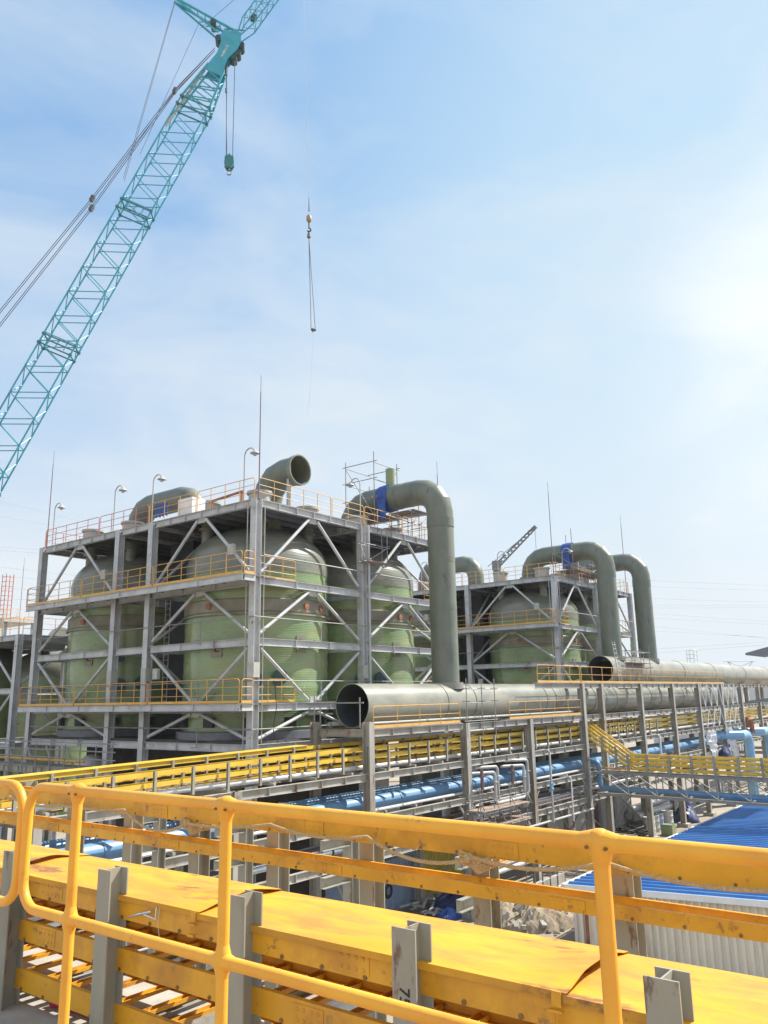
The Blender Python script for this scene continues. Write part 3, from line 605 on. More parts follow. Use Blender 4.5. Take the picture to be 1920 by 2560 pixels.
for x in (63.3, 71.45): obj('saddle', MB().pipe([(x, 25.5, 2.5), (x, 25.5, 2.86)], .95, .17, 32), 'duct_light', p2)
# scaffold tubes across the open mouth and on the pipe
mb = MB().tube([(29.9, 24.6, -1.42), (29.9, 24.6, .0)], .04, 6).tube([(29.8, 27.6, -.25), (29.8, 24.3, -.25)], .04, 6).tube([(29.8, 28.2, -.75), (29.8, 26.2, -.75)], .04, 6).tube([(29.9, 27.5, -2), (29.9, 27.5, .1)], .035, 6).tube([(30.0, 27.2, -2), (30.0, 27.2, .1)], .035, 6)
one('scaffold_tubes', mb, 'scaf', 'crossed scaffold tubes in front of the open mouth of the big pipe', 'scaffold')
scaffold('pipe_scaffold', 'small tube scaffold standing beside the big pipe at the tall duct foot', (37.6, 39.2, 40.6), (23.5,), -2.2, (-1.35, -.4, .3), (.9, .55), planks=(), braces=False)
scaffold('pipe_scaffold', 'small tube scaffold and ladder at the open end of the upper pipe', (63.5, 65.5, 67.5), (24.0, 24.5), .7, (1.9, 2.7, 3.2), (3.8, 3.5), planks=(2.2,), braces=False)
mb = MB()
for s in (0, .5): mb.tube([(60.6 + s, 24.0, .75), (60.4 + s, 24.3, 3.9)], .035, 6)
for k in range(9): mb.tube([(60.6 - .02 * k, 24.0 + .033 * k, 1.0 + .33 * k), (61.1 - .02 * k, 24.0 + .033 * k, 1.0 + .33 * k)], .025, 5)
one('ladder', mb, 'lamp', 'pale ladder leaning on the open end of the upper pipe', 'ladder')

# pipes on the lower tiers: one thing each
def runpipe(name, path, r, m, label, cat='pipe', n=16, group=None, bands=None, bm='drum_w'):
    T = thing(name, label, cat, path[0], group)
    obj('run', MB().tube(path, r, n), m, T)
    for x in bands or (): 
        obj('clamp', MB().pipe([(x - .05, path[0][1], path[0][2]), (x + .05, path[0][1], path[0][2])], r + .02, .018, n), bm, T)
    return T
runpipe('blue_pipe', [(10, 24.75, -4.83), (90, 24.75, -4.83)], .36, 'blue_pipe', 'thick blue pipe on the third tier at the front of the rack', n=24, bands=[16.5, 20.3, 23.9, 27.5, 32.8, 41, 48, 60, 67, 75], bm='blue_pipe')
runpipe('blue_pipe', [(10, 26.0, -4.75), (90, 26.0, -4.75)], .33, 'blue_pipe', 'second thick blue pipe on the third tier behind the front one', n=24)
runpipe('white_pipe', [(10, 24.2, -3.12), (52, 24.2, -3.12), (110, 24.2, -3.12)], .11, 'white_pipe', 'white clad pipe along the second tier in front of the yellow trays', bands=[18, 24.9, 29, 34, 39, 45])
runpipe('white_pipe', [(10, 25.9, -3.18), (110, 25.9, -3.18)], .07, 'white_pipe', 'thinner white pipe beside the clad one on the second tier')
runpipe('silver_pipe', [(10, 24.3, -6.45), (53, 24.3, -6.45)], .13, 'silver', 'shiny silver pipe on the lowest tier of the rack', bands=[24, 27.5, 33], bm='dark')
runpipe('silver_pipe', [(10, 24.7, -6.5), (53, 24.7, -6.5)], .12, 'silver', 'second shiny silver pipe just behind the first on the lowest tier')
runpipe('brown_pipe', [(10, 25.1, -6.45), (53, 25.1, -6.45)], .14, 'purple_pipe', 'dark brown lagged pipe on the lowest tier of the rack')
runpipe('white_pipe', [(10, 25.7, -6.5), (53, 25.7, -6.5)], .1, 'white_pipe', 'white pipe at the back of the lowest tier')
runpipe('brown_pipe', [(40, 26.3, -6.5), (52, 26.3, -6.5)], .1, 'purple_pipe', 'short brown pipe at the back of the lowest tier')
runpipe('silver_pipe', [(53.5, 24.4, -6.45), (90, 24.4, -6.45)], .12, 'white_pipe', 'pale pipe on the lowest tier beyond the tall column')
runpipe('white_pipe', [(37.3, 23.2, -8.85), (42.6, 23.2, -8.85)], .12, 'white_pipe', 'white pipe low in front of the rack, upper of a pair')
runpipe('white_pipe', [(37.6, 22.8, -9.0), (43.2, 22.8, -9.0)], .12, 'white_pipe', 'white pipe low in front of the rack, lower of a pair')
for k, (y, z, rr, mm, a, b, l) in enumerate((
    (23.95, -5.02, .07, 'white_pipe', 10, 52, 'thin pale pipe on the third tier close to its front beam'),
    (24.2, -5.06, .05, 'lamp', 10, 70, 'thin grey conduit on the third tier in front of the blue pipe'),
    (25.4, -5.0, .08, 'purple_pipe', 10, 52, 'thin brown pipe between the two thick blue pipes'),
    (26.6, -5.0, .1, 'white_pipe', 10, 90, 'pale pipe at the back edge of the third tier'),
    (24.0, -6.6, .06, 'purple_pipe', 30, 52, 'thin brown pipe at the front edge of the lowest tier'),
    (25.4, -6.4, .09, 'silver', 30, 78, 'bright pipe in the middle of the lowest tier right of the silver pair'),
    (24.75, -3.15, .06, 'lamp', 10, 100, 'grey conduit under the middle cable ladder on the second tier'),
    (24.05, -1.2, .06, 'lamp', 30, 52, 'grey conduit along the deck edge under the huge pipe'),
    (26.6, -1.25, .1, 'white_pipe', 30, 100, 'pale pipe on the deck behind the huge pipe'),
    (24.5, -1.95, .07, 'lamp', 30, 100, 'grey conduit hung under the deck of the huge pipe'),
    (23.5, -7.5, .07, 'lamp', 38, 53, 'grey pipe slung below the lowest tier in front of the pale panels'))):
    runpipe('small_pipe', [(a, y, z), (b, y, z)], rr, mm, l, n=8, bands=[a + 3.7 * j + .9 * (j % 3) for j in range(int((b - a) / 4))], bm='stub')
for k, (x, y, zt, zb, rr, mm, l) in enumerate((
    (46.8, 23.4, -3.4, -7.6, .07, 'lamp', 'grey drop pipe on the rack left of the tall column'),
    (49.6, 23.4, -5.2, -10.9, .05, 'white_pipe', 'thin white drop pipe beside the pale panels'),
    (58.8, 23.4, -3.4, -6.6, .09, 'lamp', 'grey drop pipe on the rack right of the tall column'),
    (66.5, 23.4, -3.4, -6.9, .09, 'white_pipe', 'pale drop pipe on the rack above the drums'))):
    T = thing('drop_pipe', l, 'pipe', (x, y, zb)); obj('run', MB().tube([(x, y + .8, zt), (x, y + .1, zt), (x, y, zt - .12), (x, y, zb)], rr, 8), mm, T)
    obj('valve', MB().lathe([(rr, -.2), (rr * 2, -.19), (rr * 2, -.14), (rr * 1.6, -.1), (rr * 1.6, .1), (rr * 2, .14), (rr * 2, .19), (rr, .2)], (x, y, (zt + zb) / 2), 12), 'purple_pipe' if k % 2 else 'blue_light', T)
def loop(x0, x1, ya, zt, zb, label):
    T = thing('pipe_loop', label, 'pipe', (x0, ya, zb)); c = .22; p = []
    p += [(x0 - 1.6, ya + .5, zt + .02), (x0 - c, ya, zt)] + arc((x0 - c, ya, zt - c), c, math.pi / 2, 0, 4, (1, 0, 0), (0, 0, 1))[1:] + [(x0, ya, zb + c)]
    p += arc((x0 + c, ya, zb + c), c, math.pi, math.pi * 1.5, 4, (1, 0, 0), (0, 0, 1))[1:] + [(x1 - c, ya, zb)] + arc((x1 - c, ya, zb + c), c, -math.pi / 2, 0, 4, (1, 0, 0), (0, 0, 1))[1:]
    p += [(x1, ya, zt + .12 - c)] + arc((x1 - c, ya, zt + .12 - c), c, 0, math.pi / 2, 4, (1, 0, 0), (0, 0, 1))[1:] + [(x1 - 1.6, ya + .6, zt + .14)]
    obj('run', MB().tube(p, .085, 10), 'lamp', T)
    for x in (x0, x1): obj('flange', MB().lathe([(.09, 0), (.15, .01), (.15, .05), (.09, .06)], (x, ya, zt - .55), 12), 'lamp', T)
loop(39.7, 43.0, 23.2, -4.1, -5.72, 'pale pipe bent into a U in front of the blue pipe, outer loop')
loop(40.25, 43.75, 23.35, -3.85, -5.6, 'pale pipe bent into a U in front of the blue pipe, inner loop')
for x, w_ in ((38.35, 'left of the outer U bent pipe'), (41.66, 'between the legs of the U bent pipes')):
    one('valve_drop', MB().lathe([(.09, -.9), (.09, -.3), (.16, -.29), (.16, -.2), (.09, -.19), (.09, .1)], (x, 23.2, -3.98), 12), 'purple_pipe', 'short brown pipe drop ' + w_, 'pipe')
scaffold('rack_scaffold', 'cluttered tube scaffold with planks in front of the lowest rack tier', (37.1, 38.5, 40.2, 42.1), (22.6, 23.3), -8.2, (-5.4, -5.95, -6.7, -7.3), (-4.6, -5.0, -4.8), planks=(-5.95, -6.75))

# yellow cable ladders on the second tier
def zoff(x): return -.016 * max(0, 27 - x)
def cable_run(y0, y1, zs, x0, x1, label, post_side, px0, psp, ph0, ph1, h=.15, m='yellow_deep', cover=None, seams=()):
    T = thing('cable_ladder', label, 'cable tray', (x0, y0, zs[-1])); xm = 27.0
    for z in zs:
        for y in (y0, y1):
            for a, b in ((x0, xm), (xm, x1)):
                if b <= a: continue
                aa = max(a, x0); bb = min(b, x1)
                if bb > aa: obj('side_rail', MB().channel((aa, y, z + zoff(aa)), (bb, y, z + zoff(bb)), h, .04, .01, flip=1 if y == y1 else -1), m, T)
        mb = MB(); x = x0 + .2
        while x < min(x1, 75): mb.bar((x, y0 + .02, z - .04 + zoff(x)), (x, y1 - .02, z - .04 + zoff(x)), .05, .03); x += .42
        obj('rungs', mb, m, T)['kind'] = 'stuff'
    if cover:
        obj('cover', MB().bar((x0, (y0 + y1) / 2, zs[0] + .1 + zoff(x0)), (cover, (y0 + y1) / 2, zs[0] + .1), y1 - y0 + .1, .02), m, T)
    x = px0
    for k in range(34):
        if x > x1: break
        if x >= x0: obj('post', MB().ibeam((x, post_side, ph0), (x, post_side, ph1 + zoff(x)), .1, .1, (0, 1, 0), .012, .01), 'stub', T)
        x += psp
    return T
cable_run(24.0, 24.5, (-2.3, -2.67), 6, 110, 'two tier yellow cable ladder nearest the front edge of the rack', 23.78, 12.9, 1.645, -3.27, -2.2)
cable_run(25.0, 25.6, (-2.45, -2.82, -3.1), 6, 110, 'three tier yellow cable ladder in the middle of the rack', 24.85, 13.3, 1.645, -3.3, -2.35)
cable_run(26.0, 26.6, (-2.2, -2.6), 6, 110, 'yellow cable ladder at the back of the rack with a covered top', 25.85, 13.6, 1.645, -3.3, -2.1, cover=27.8)

# ramp of cable ladders leaving the rack, its truss bridge and blue pipe
def ladder_bridge():
    T = thing('cable_ladder', 'yellow cable ladders sloping down from the tall column then level to the right', 'cable tray', (54.3, 21, -5.2))
    A = [(-2.15, 23.95), (-2.4, 23.95), (-2.65, 23.95), (-2.95, 23.95)]
    for k, dz in enumerate((0, .27, .54, .86)):
        for x in (53.9, 54.7):
            obj('side_rail', MB().bar((x, 23.9, -2.12 - dz), (x, 21.1, -4.1 - dz), .04, .14), 'yellow_deep', T)
            obj('side_rail', MB().bar((x, 21.1, -4.1 - dz), (x, 6.0, -4.22 - dz), .04, .14), 'yellow_deep', T)
        mb = MB()
        for j in range(50): y = 21 - .3 * j; mb.bar((53.9, y, -4.16 - dz), (54.7, y, -4.16 - dz), .05, .03)
        obj('rungs', mb, 'yellow_deep', T)
    for y in (21.2, 19.9, 18.45, 17.05, 15.65, 14.2, 12.85, 11.4, 10): obj('post', MB().ibeam((53.75, y, -5.2), (53.75, y, -4.0), .14, .14, (1, 0, 0)), 'stub', T)
    for y in (22.9, 22.0): obj('post', MB().ibeam((53.75, y, -5.0), (53.75, y, -2.9 - (22.9 - y) * .7), .12, .12, (1, 0, 0)), 'stub', T)
    B = thing('truss_bridge', 'grey lattice truss bridge under the yellow cable ladders at the right', 'truss bridge', (54.3, 20, -6.7))
    for x in (53.7, 54.9):
        obj('chord', MB().ibeam((x, 23.5, -5.26), (x, 6, -5.35), .16, .14), 'steel_warm', B); obj('chord', MB().ibeam((x, 23.5, -6.62), (x, 6, -6.75), .18, .14), 'steel_warm', B)
        for k in range(9):
            y = 23.2 - 1.9 * k
            obj('diagonal', MB().bar((x, y, -5.35), (x, y - 1.85, -6.55), .06, .06), 'steel_warm', B); obj('upright', MB().bar((x, y - 1.9, -5.35), (x, y - 1.9, -6.58), .06, .06), 'steel_warm', B)
    for k in range(10): obj('cross_bar', MB().bar((53.77, 23.2 - 1.9 * k, -6.6), (54.83, 23.2 - 1.9 * k, -6.6), .08, .08), 'steel_warm', B)
    p = [(54.2, 24.6, -4.55), (54.2, 23.75, -4.6)] + arc((54.2, 23.75, -4.9), .3, math.pi / 2, 0, 4, (0, -1, 0), (0, 0, 1))[1:]
    p += [(54.2, 23.45, -5.95)] + arc((54.2, 23.1, -5.95), .35, math.pi, math.pi * 1.5, 4, (0, -1, 0), (0, 0, 1))[1:] + [(54.2, 6, -6.4)]
    T = thing('blue_pipe', 'blue pipe with an S bend leaving the rack inside the truss bridge', 'pipe', (54.2, 23, -6.3)); obj('run', MB().tube(p, .17, 16), 'blue_pipe', T)
ladder_bridge()
one('yellow_strut', MB().bar((54.2, 23.5, -4.98), (54.2, 21.5, -5.0), .12, .1), 'yellow_tray', 'short yellow strut under the sloping cable ladders', 'strut')

# lattice panels, plastic sheets, blue elbows at the far right of the rack
for za, zb, w_ in ((.6, -1.45, 'upper'), (-1.75, -3.3, 'lower')):
    mb = MB(); x = 79.2; up = True; i = 0
    while x < 91.5:
        mb.tube([(x, YF - .15, za if up else zb), (x + .95, YF - .15, zb if up else za)], .04, 5); x += .95; up = not up
    one('zigzag_lattice', mb, 'white', 'white zigzag lattice leaning on the far rack, ' + w_ + ' row', 'lattice', group='white zigzag lattices')
def sheet(xa, xb, xc, xd, z0, z1, label):
    mb = MB(); n = 14; m_ = 12
    for sft in (0, .02):
        o = len(mb.v)
        for i in range(n + 1):
            t = i / n
            for j in range(m_ + 1):
                u = j / m_; x = (xa + (xb - xa) * u) * (1 - t) + (xc + (xd - xc) * u) * t
                mb.v.append((x + .12 * math.sin(i * 1.7 + j), YF - .35 + .16 * math.sin(u * 16 + i * .35) + .07 * math.sin(j * 5 + i * 2.1) + sft, z0 + (z1 - z0) * t + .1 * math.sin(j * 2.3) * t))
        for i in range(n):
            for j in range(m_): mb.f.append((o + i * (m_ + 1) + j, o + i * (m_ + 1) + j + 1, o + (i + 1) * (m_ + 1) + j + 1, o + (i + 1) * (m_ + 1) + j))
    one('plastic_sheet', mb, 'sheet', label, 'sheet')
sheet(79.2, 81.4, 79.6, 81.6, -3.6, -6.0, 'crumpled white plastic sheet hanging at the right of the rack, left of two')
sheet(85.4, 87.0, 86.6, 89.2, -3.6, -6.5, 'crumpled white plastic sheet hanging at the right of the rack, right of two')
def elbow_pipe(x, label):
    T = thing('blue_elbow_pipe', label, 'pipe', (x, 22.4, GZ)); r = .44; b = 1.1; y = 22.4; z = -4.35
    p = [(x - 5.5, 24.4, z), (x - 4.0, 24.4, z), (x - 2.8, y, z), (x - b, y, z)] + arc((x - b, y, z - b), b, math.pi / 2, 0, 4, (1, 0, 0), (0, 0, 1))[1:] + [(x, y, GZ)]
    obj('run', MB().tube(p, r, 20), 'blue_light', T)
elbow_pipe(89.6, 'light blue pipe bending down at the far right, nearer of two'); elbow_pipe(98.0, 'light blue pipe bending down at the far right, cut by the frame')
one('rusty_bracket', MB().box((93.6, 23.2, -3.9), (94.3, 23.6, -2.8)).tube([(94, 23.1, -3.0), (94.4, 23.1, -4.4)], .25, 8), 'rust', 'rusty bracket on the far rack column above the blue elbows', 'bracket')

# ------------------------------------------------------------------ things on the ground behind the rack
def panel_wall(x0, x1, y, z0, z1, m, label, name='panel_wall', cat='wall', depth=2.4):
    mb = MB(); n = int((x1 - x0) / .18); poly = []
    for i in range(n): 
        a = x0 + (x1 - x0) * i / n; w_ = (x1 - x0) / n
        poly += [(a, 0), (a + w_ * .45, 0), (a + w_ * .5, .04), (a + w_ * .95, .04)]
    pts = [(a, y - d) for a, d in poly] + [(x1, y), (x1, y + depth), (x0, y + depth)]
    k = len(pts); mb.add([(a, b, z0) for a, b in pts] + [(a, b, z1) for a, b in pts], [(i, (i + 1) % k, k + (i + 1) % k, k + i) for i in range(k)] + [tuple(range(k, 2 * k))])
    return one(name, mb, m, label, cat)
panel_wall(33.5, 39.0, 27.6, GZ, -8.4, 'wall_blue', 'blue container in the shade under the rack with a coiled cable on it', 'container', 'container')
panel_wall(39.3, 43.6, 28.0, GZ, -8.6, 'wall_yellow', 'yellow container in the shade beside the blue one', 'container', 'container')
panel_wall(46.5, 52.5, 27.6, GZ, -7.2, 'wall_white', 'pale wall panels under the rack left of the tall column')
panel_wall(53.6, 60.5, 27.6, GZ, -7.2, 'wall_white', 'pale wall panels under the rack right of the tall column')
panel_wall(60.6, 63.0, 27.6, GZ, -7.2, 'wall_purple', 'maroon wall panel behind the rack columns')
panel_wall(65.5, 72.0, 28.4, GZ, -7.0, 'wall_white', 'pale wall with a small window behind the drums')
mb = MB().tube(arc((35.6, 27.5, -9.9), .3, 0, math.pi * 2, 16, (1, 0, 0), (0, 0, 1)), .04, 6).tube(arc((35.6, 27.45, -9.85), .26, 0, math.pi * 2, 16, (1, 0, 0), (0, 0, 1)), .04, 6).tube([(35.6, 27.5, -9.6), (34.6, 27.5, -8.3)], .02, 5)
one('cable_coil', mb, 'dark', 'black coiled cable hanging on the blue container', 'cable coil')
def drum(x, y, m, label):
    one('drum', MB().lathe([(.42, 0), (.45, .03), (.44, .3), (.46, .33), (.44, .36), (.44, .8), (.46, .83), (.44, .86), (.44, 1.2), (.46, 1.24), (.4, 1.25), (.4, 1.2), (.05, 1.19)], (x, y, GZ), 20), m, label, 'drum', group='drums behind the shed')
for x, y, m, l in ((66.6, 24.9, 'wall_white', 'pale drum on the ground, leftmost of the row behind the shed'), (67.6, 24.9, 'lamp', 'grey drum standing second in the row behind the shed'), (68.9, 25.0, 'wall_blue', 'bluish drum, third in the row behind the shed'), (70.9, 24.9, 'wall_white', 'pale drum standing last in the row behind the shed')): drum(x, y, m, l)
one('crate', MB().box((66.0, 22.9, GZ), (66.9, 23.8, GZ + .75)).box((66.05, 22.95, GZ + .76), (66.85, 23.75, GZ + .82)), 'frp', 'small green box on the ground in front of the drums', 'crate')
one('pipe_stack', MB().tube([(69.5, 27.5, GZ + 1.3), (78, 27.5, GZ + 1.3)], .3, 12).tube([(70, 27.2, GZ + .7), (79, 27.2, GZ + .7)], .3, 12).tube([(70, 27.9, GZ + .7), (79, 27.9, GZ + .7)], .3, 12), 'white_pipe', 'stack of pale pipes on the ground behind the drums', 'pipes')
mb = MB()
for k in range(46):
    x = random.uniform(59.5, 66); y = random.uniform(24.2, 27); s = random.uniform(.1, .45); h = random.uniform(.1, .6)
    a = random.uniform(0, 3); d = Vector((math.cos(a), math.sin(a), random.uniform(-.3, .3))) * s * 1.6; p = Vector((x, y, GZ + h * .6 + .1)); mb.bar(p - d, p + d, s * .6, s * .5)
tag(obj('scrap_heap', mb, 'conc_dark'), 'heap of dark scrap on the ground left of the drums', 'scrap heap', kind='stuff')
mb = MB()
for k in range(60):
    x = random.uniform(36, 43); y = random.uniform(24.3, 27); s = random.uniform(.08, .3)
    a = random.uniform(0, 3); d = Vector((math.cos(a), math.sin(a), random.uniform(-.2, .2))) * s * 2.4; p = Vector((x, y, GZ + .15 + random.random() * .3)); mb.bar(p - d, p + d, s * .5, s * .4)
tag(obj('scrap_heap', mb, 'lamp'), 'timber and metal scrap lying in the shade under the rack', 'scrap heap', kind='stuff')
mb = MB(); n = 44
for i in range(n + 1):
    for j in range(n + 1):
        u, v = i / n * 2 - 1, j / n * 2 - 1; h = max(0, 1 - u * u - v * v)
        mb.v.append((39.3 + 3.0 * u, 20.8 + 2.2 * v, GZ - .05 + 1.15 * h ** .7 * (1 + .35 * math.sin(5 * u + 2) * math.cos(6 * v)) + random.uniform(0, .13) * (h > .02) + (.22 * max(0, math.sin(11 * u + 3 * v) * math.sin(9 * v - 2 * u)) * h)))
for i in range(n):
    for j in range(n): a = i * (n + 1) + j; mb.f.append((a, a + n + 1, a + n + 2, a + 1))
tag(obj('soil_heap', mb, 'soil', angle=15), 'heap of dug soil and rubble beside the blue roofed shed', 'soil heap')
mb = MB()
for k in range(160):
    a = random.uniform(0, 6.28); d = random.uniform(.2, 1.25) ; x = 39.3 + 3.1 * d * math.cos(a); y = 20.8 + 2.3 * d * math.sin(a); q = random.uniform(.05, .2); h = 1.0 * max(0, 1 - d * d) ** .7
    p = Vector((x, y, GZ + h)); e = Vector((random.uniform(-1, 1), random.uniform(-1, 1), random.uniform(-.5, .5))).normalized() * q; mb.bar(p - e, p + e, q * random.uniform(.8, 1.6), q * random.uniform(.6, 1.3), (.3, .2, 1))
tag(obj('rubble', mb, 'conc', angle=15), 'broken concrete lumps scattered over the soil heap', 'rubble', kind='stuff')
one('concrete_kerb', MB().box((37, 23.0, GZ), (47, 23.35, GZ + .55)), 'conc', 'low concrete kerb at the foot of the rack behind the soil heap', 'kerb')
one('sheet_plate', MB().add([(38.6, 19.3, -10.0), (39.2, 19.3, -9.95), (39.2, 19.8, -9.75), (38.6, 19.8, -9.8), (38.6, 19.3, -10.05), (39.2, 19.3, -10.0), (39.2, 19.8, -9.8), (38.6, 19.8, -9.85)], [(0, 1, 2, 3), (7, 6, 5, 4), (0, 4, 5, 1), (1, 5, 6, 2), (2, 6, 7, 3), (3, 7, 4, 0)]), 'white', 'small white plate lying on the soil heap', 'plate')
one('black_hose', MB().tube([(40.5, 18.6, GZ + .3), (40.0, 18.2, GZ + .6), (39.4, 18.0, GZ + .25), (39.0, 18.3, GZ + .1)], .22, 8), 'dark', 'thick black hose end at the edge of the soil heap', 'hose')
mb = MB()
for k in range(5):
    for s in (0, 1): mb.tube([(41.2 + .9 * k, 21.9 + .5 * s, GZ), (41.2 + .9 * k, 21.9 + .5 * s, -8.5)], .03, 5)
for z in (-9.9, -9.2): mb.tube([(41, 21.9, z), (45, 21.9, z)], .03, 5)
one('scaffold_tubes', mb, 'scaf', 'thin upright scaffold tubes standing behind the soil heap', 'scaffold')

def lump(name, x, y, z, rx, ry, h, m, label, cat, seed):
    rn = random.Random(seed); mb = MB(); n, k = 22, 9; ph = [rn.uniform(0, 6) for _ in range(6)]
    for i in range(k):
        t = i / (k - 1)
        for j in range(n):
            a = 2 * math.pi * j / n; f = math.cos(t * math.pi / 2) ** .6 * (1 + .22 * math.sin(3 * a + ph[0] + 2 * t) + .14 * math.sin(5 * a + ph[1] - 3 * t) + rn.uniform(-.07, .07))
            mb.v.append((x + rx * f * math.cos(a), y + ry * f * math.sin(a), z + h * (t * (1 + .18 * math.sin(2 * a + ph[2]) + .1 * math.sin(5 * a + ph[3])) + rn.uniform(-.03, .03) * (i > 0))))
    for i in range(k - 1):
        for j in range(n): mb.f.append((i * n + j, i * n + (j + 1) % n, (i + 1) * n + (j + 1) % n, (i + 1) * n + j))
    mb.f.append(tuple(range((k - 1) * n, k * n)))
    o = one(name, mb, m, label, cat); return o
lump('covered_bundle', 74.2, 24.4, GZ, 1.3, 1.0, 1.5, 'tarp_dark', 'dark blue covered bundle on the ground right of the drums', 'bundle', 3)
lump('tarp_bundle', 38.2, 25.2, GZ, 1.5, 1.2, .9, 'tarp_dark', 'crumpled dark blue sheet under the rack by the yellow container', 'tarp', 5)
lump('bundle', 83.6, 23.2, -6.4, 1.1, .5, 1.2, 'tarp_dark', 'dark wrapped bundle between the plastic sheets', 'bundle', 8)
lump('sheet_roll', 36.4, 24.4, GZ, .9, .5, .5, 'tarp', 'crumpled bright blue plastic on the ground under the rack', 'plastic', 12)
# shed with blue roof
def shed():
    T = thing('shed', 'low shed with a bright blue ribbed roof and beige ribbed walls', 'shed', (50, 12, GZ))
    x0, x1, ye, ze, yr = 34.9, 92, 17.1, -8.25, 1.0
    def rz(y): return ze + .045 * (ye - y)
    mb = MB(); n = int((x1 - x0) / .62); w_ = (x1 - x0) / n; pr = []
    for i in range(n): a = x0 + w_ * i; pr += [(a, 0), (a + w_ * .55, 0), (a + w_ * .68, .085), (a + w_ * .86, .085)]
    pr.append((x1, 0)); k = len(pr)
    for y in (ye, yr): mb.v += [(a, y, rz(y) + h) for a, h in pr]
    mb.f += [(i, k + i, k + i + 1, i + 1) for i in range(k - 1)]
    o = len(mb.v); mb.v += [(x0, ye, rz(ye) - .05), (x1, ye, rz(ye) - .05), (x1, yr, rz(yr) - .05), (x0, yr, rz(yr) - .05)]; mb.f.append((o, o + 1, o + 2, o + 3))
    rf = obj('roof', mb, 'roof', T, 20)
    obj('gutter', MB().bar((x0 - .05, ye + .09, ze - .02), (x1, ye + .09, ze - .02), .16, .14), 'gutter', rf)
    obj('gutter', MB().tube([(x0, ye + .32, ze - .1), (x1, ye + .32, ze - .1)], .05, 6), 'gutter', rf)
    obj('verge_trim', MB().bar((x0 - .02, ye, ze - .07), (x0 - .02, yr, rz(yr) - .07), .03, .24), 'white', rf)
    # gable wall with ribs
    mb = MB(); ys = ye - .35; n = int((ys - yr) / .30); pts = []
    for i in range(n): a = ys - (ys - yr) * i / n; w2 = (ys - yr) / n; pts += [(a, 0), (a - w2 * .45, 0), (a - w2 * .52, .11), (a - w2 * .92, .11)]
    k = len(pts); mb.v += [(x0 + .35 - d, a, GZ) for a, d in pts] + [(x0 + .35 - d, a, rz(a) - .08) for a, d in pts]; mb.f += [(i, i + 1, k + i + 1, k + i) for i in range(k - 1)]
    obj('gable_wall', mb, 'clad', T, 15)
    obj('side_wall', MB().box((x0 + .36, ys - .06, GZ), (x1 - .3, ys, ze - .1)), 'clad', T)
    obj('corner_post', MB().box((x0 + .24, ys + .002, GZ), (x0 + .4, ys + .14, ze - .1)), 'gutter', T)
    d = obj('door_frame', MB().box((x0 + .2, ye - .9, GZ), (x0 + .29, ye - .75, ze - .45)).box((x0 + .2, ye - 1.75, GZ), (x0 + .29, ye - 1.62, ze - .45)).box((x0 + .2, ye - 1.75, ze - .45), (x0 + .29, ye - .75, ze - .3)), 'rust', T)
    return T
shed()
one('paper_scrap', MB().box((44.0, 12.2, -7.945), (44.4, 12.5, -7.91)), 'white', 'scrap of white paper lying on the blue roof, upper one', 'paper')
one('paper_scrap', MB().box((37.8, 12.3, -7.95), (38.15, 12.7, -7.915)), 'white', 'scrap of white paper lying on the blue roof, lower one', 'paper')

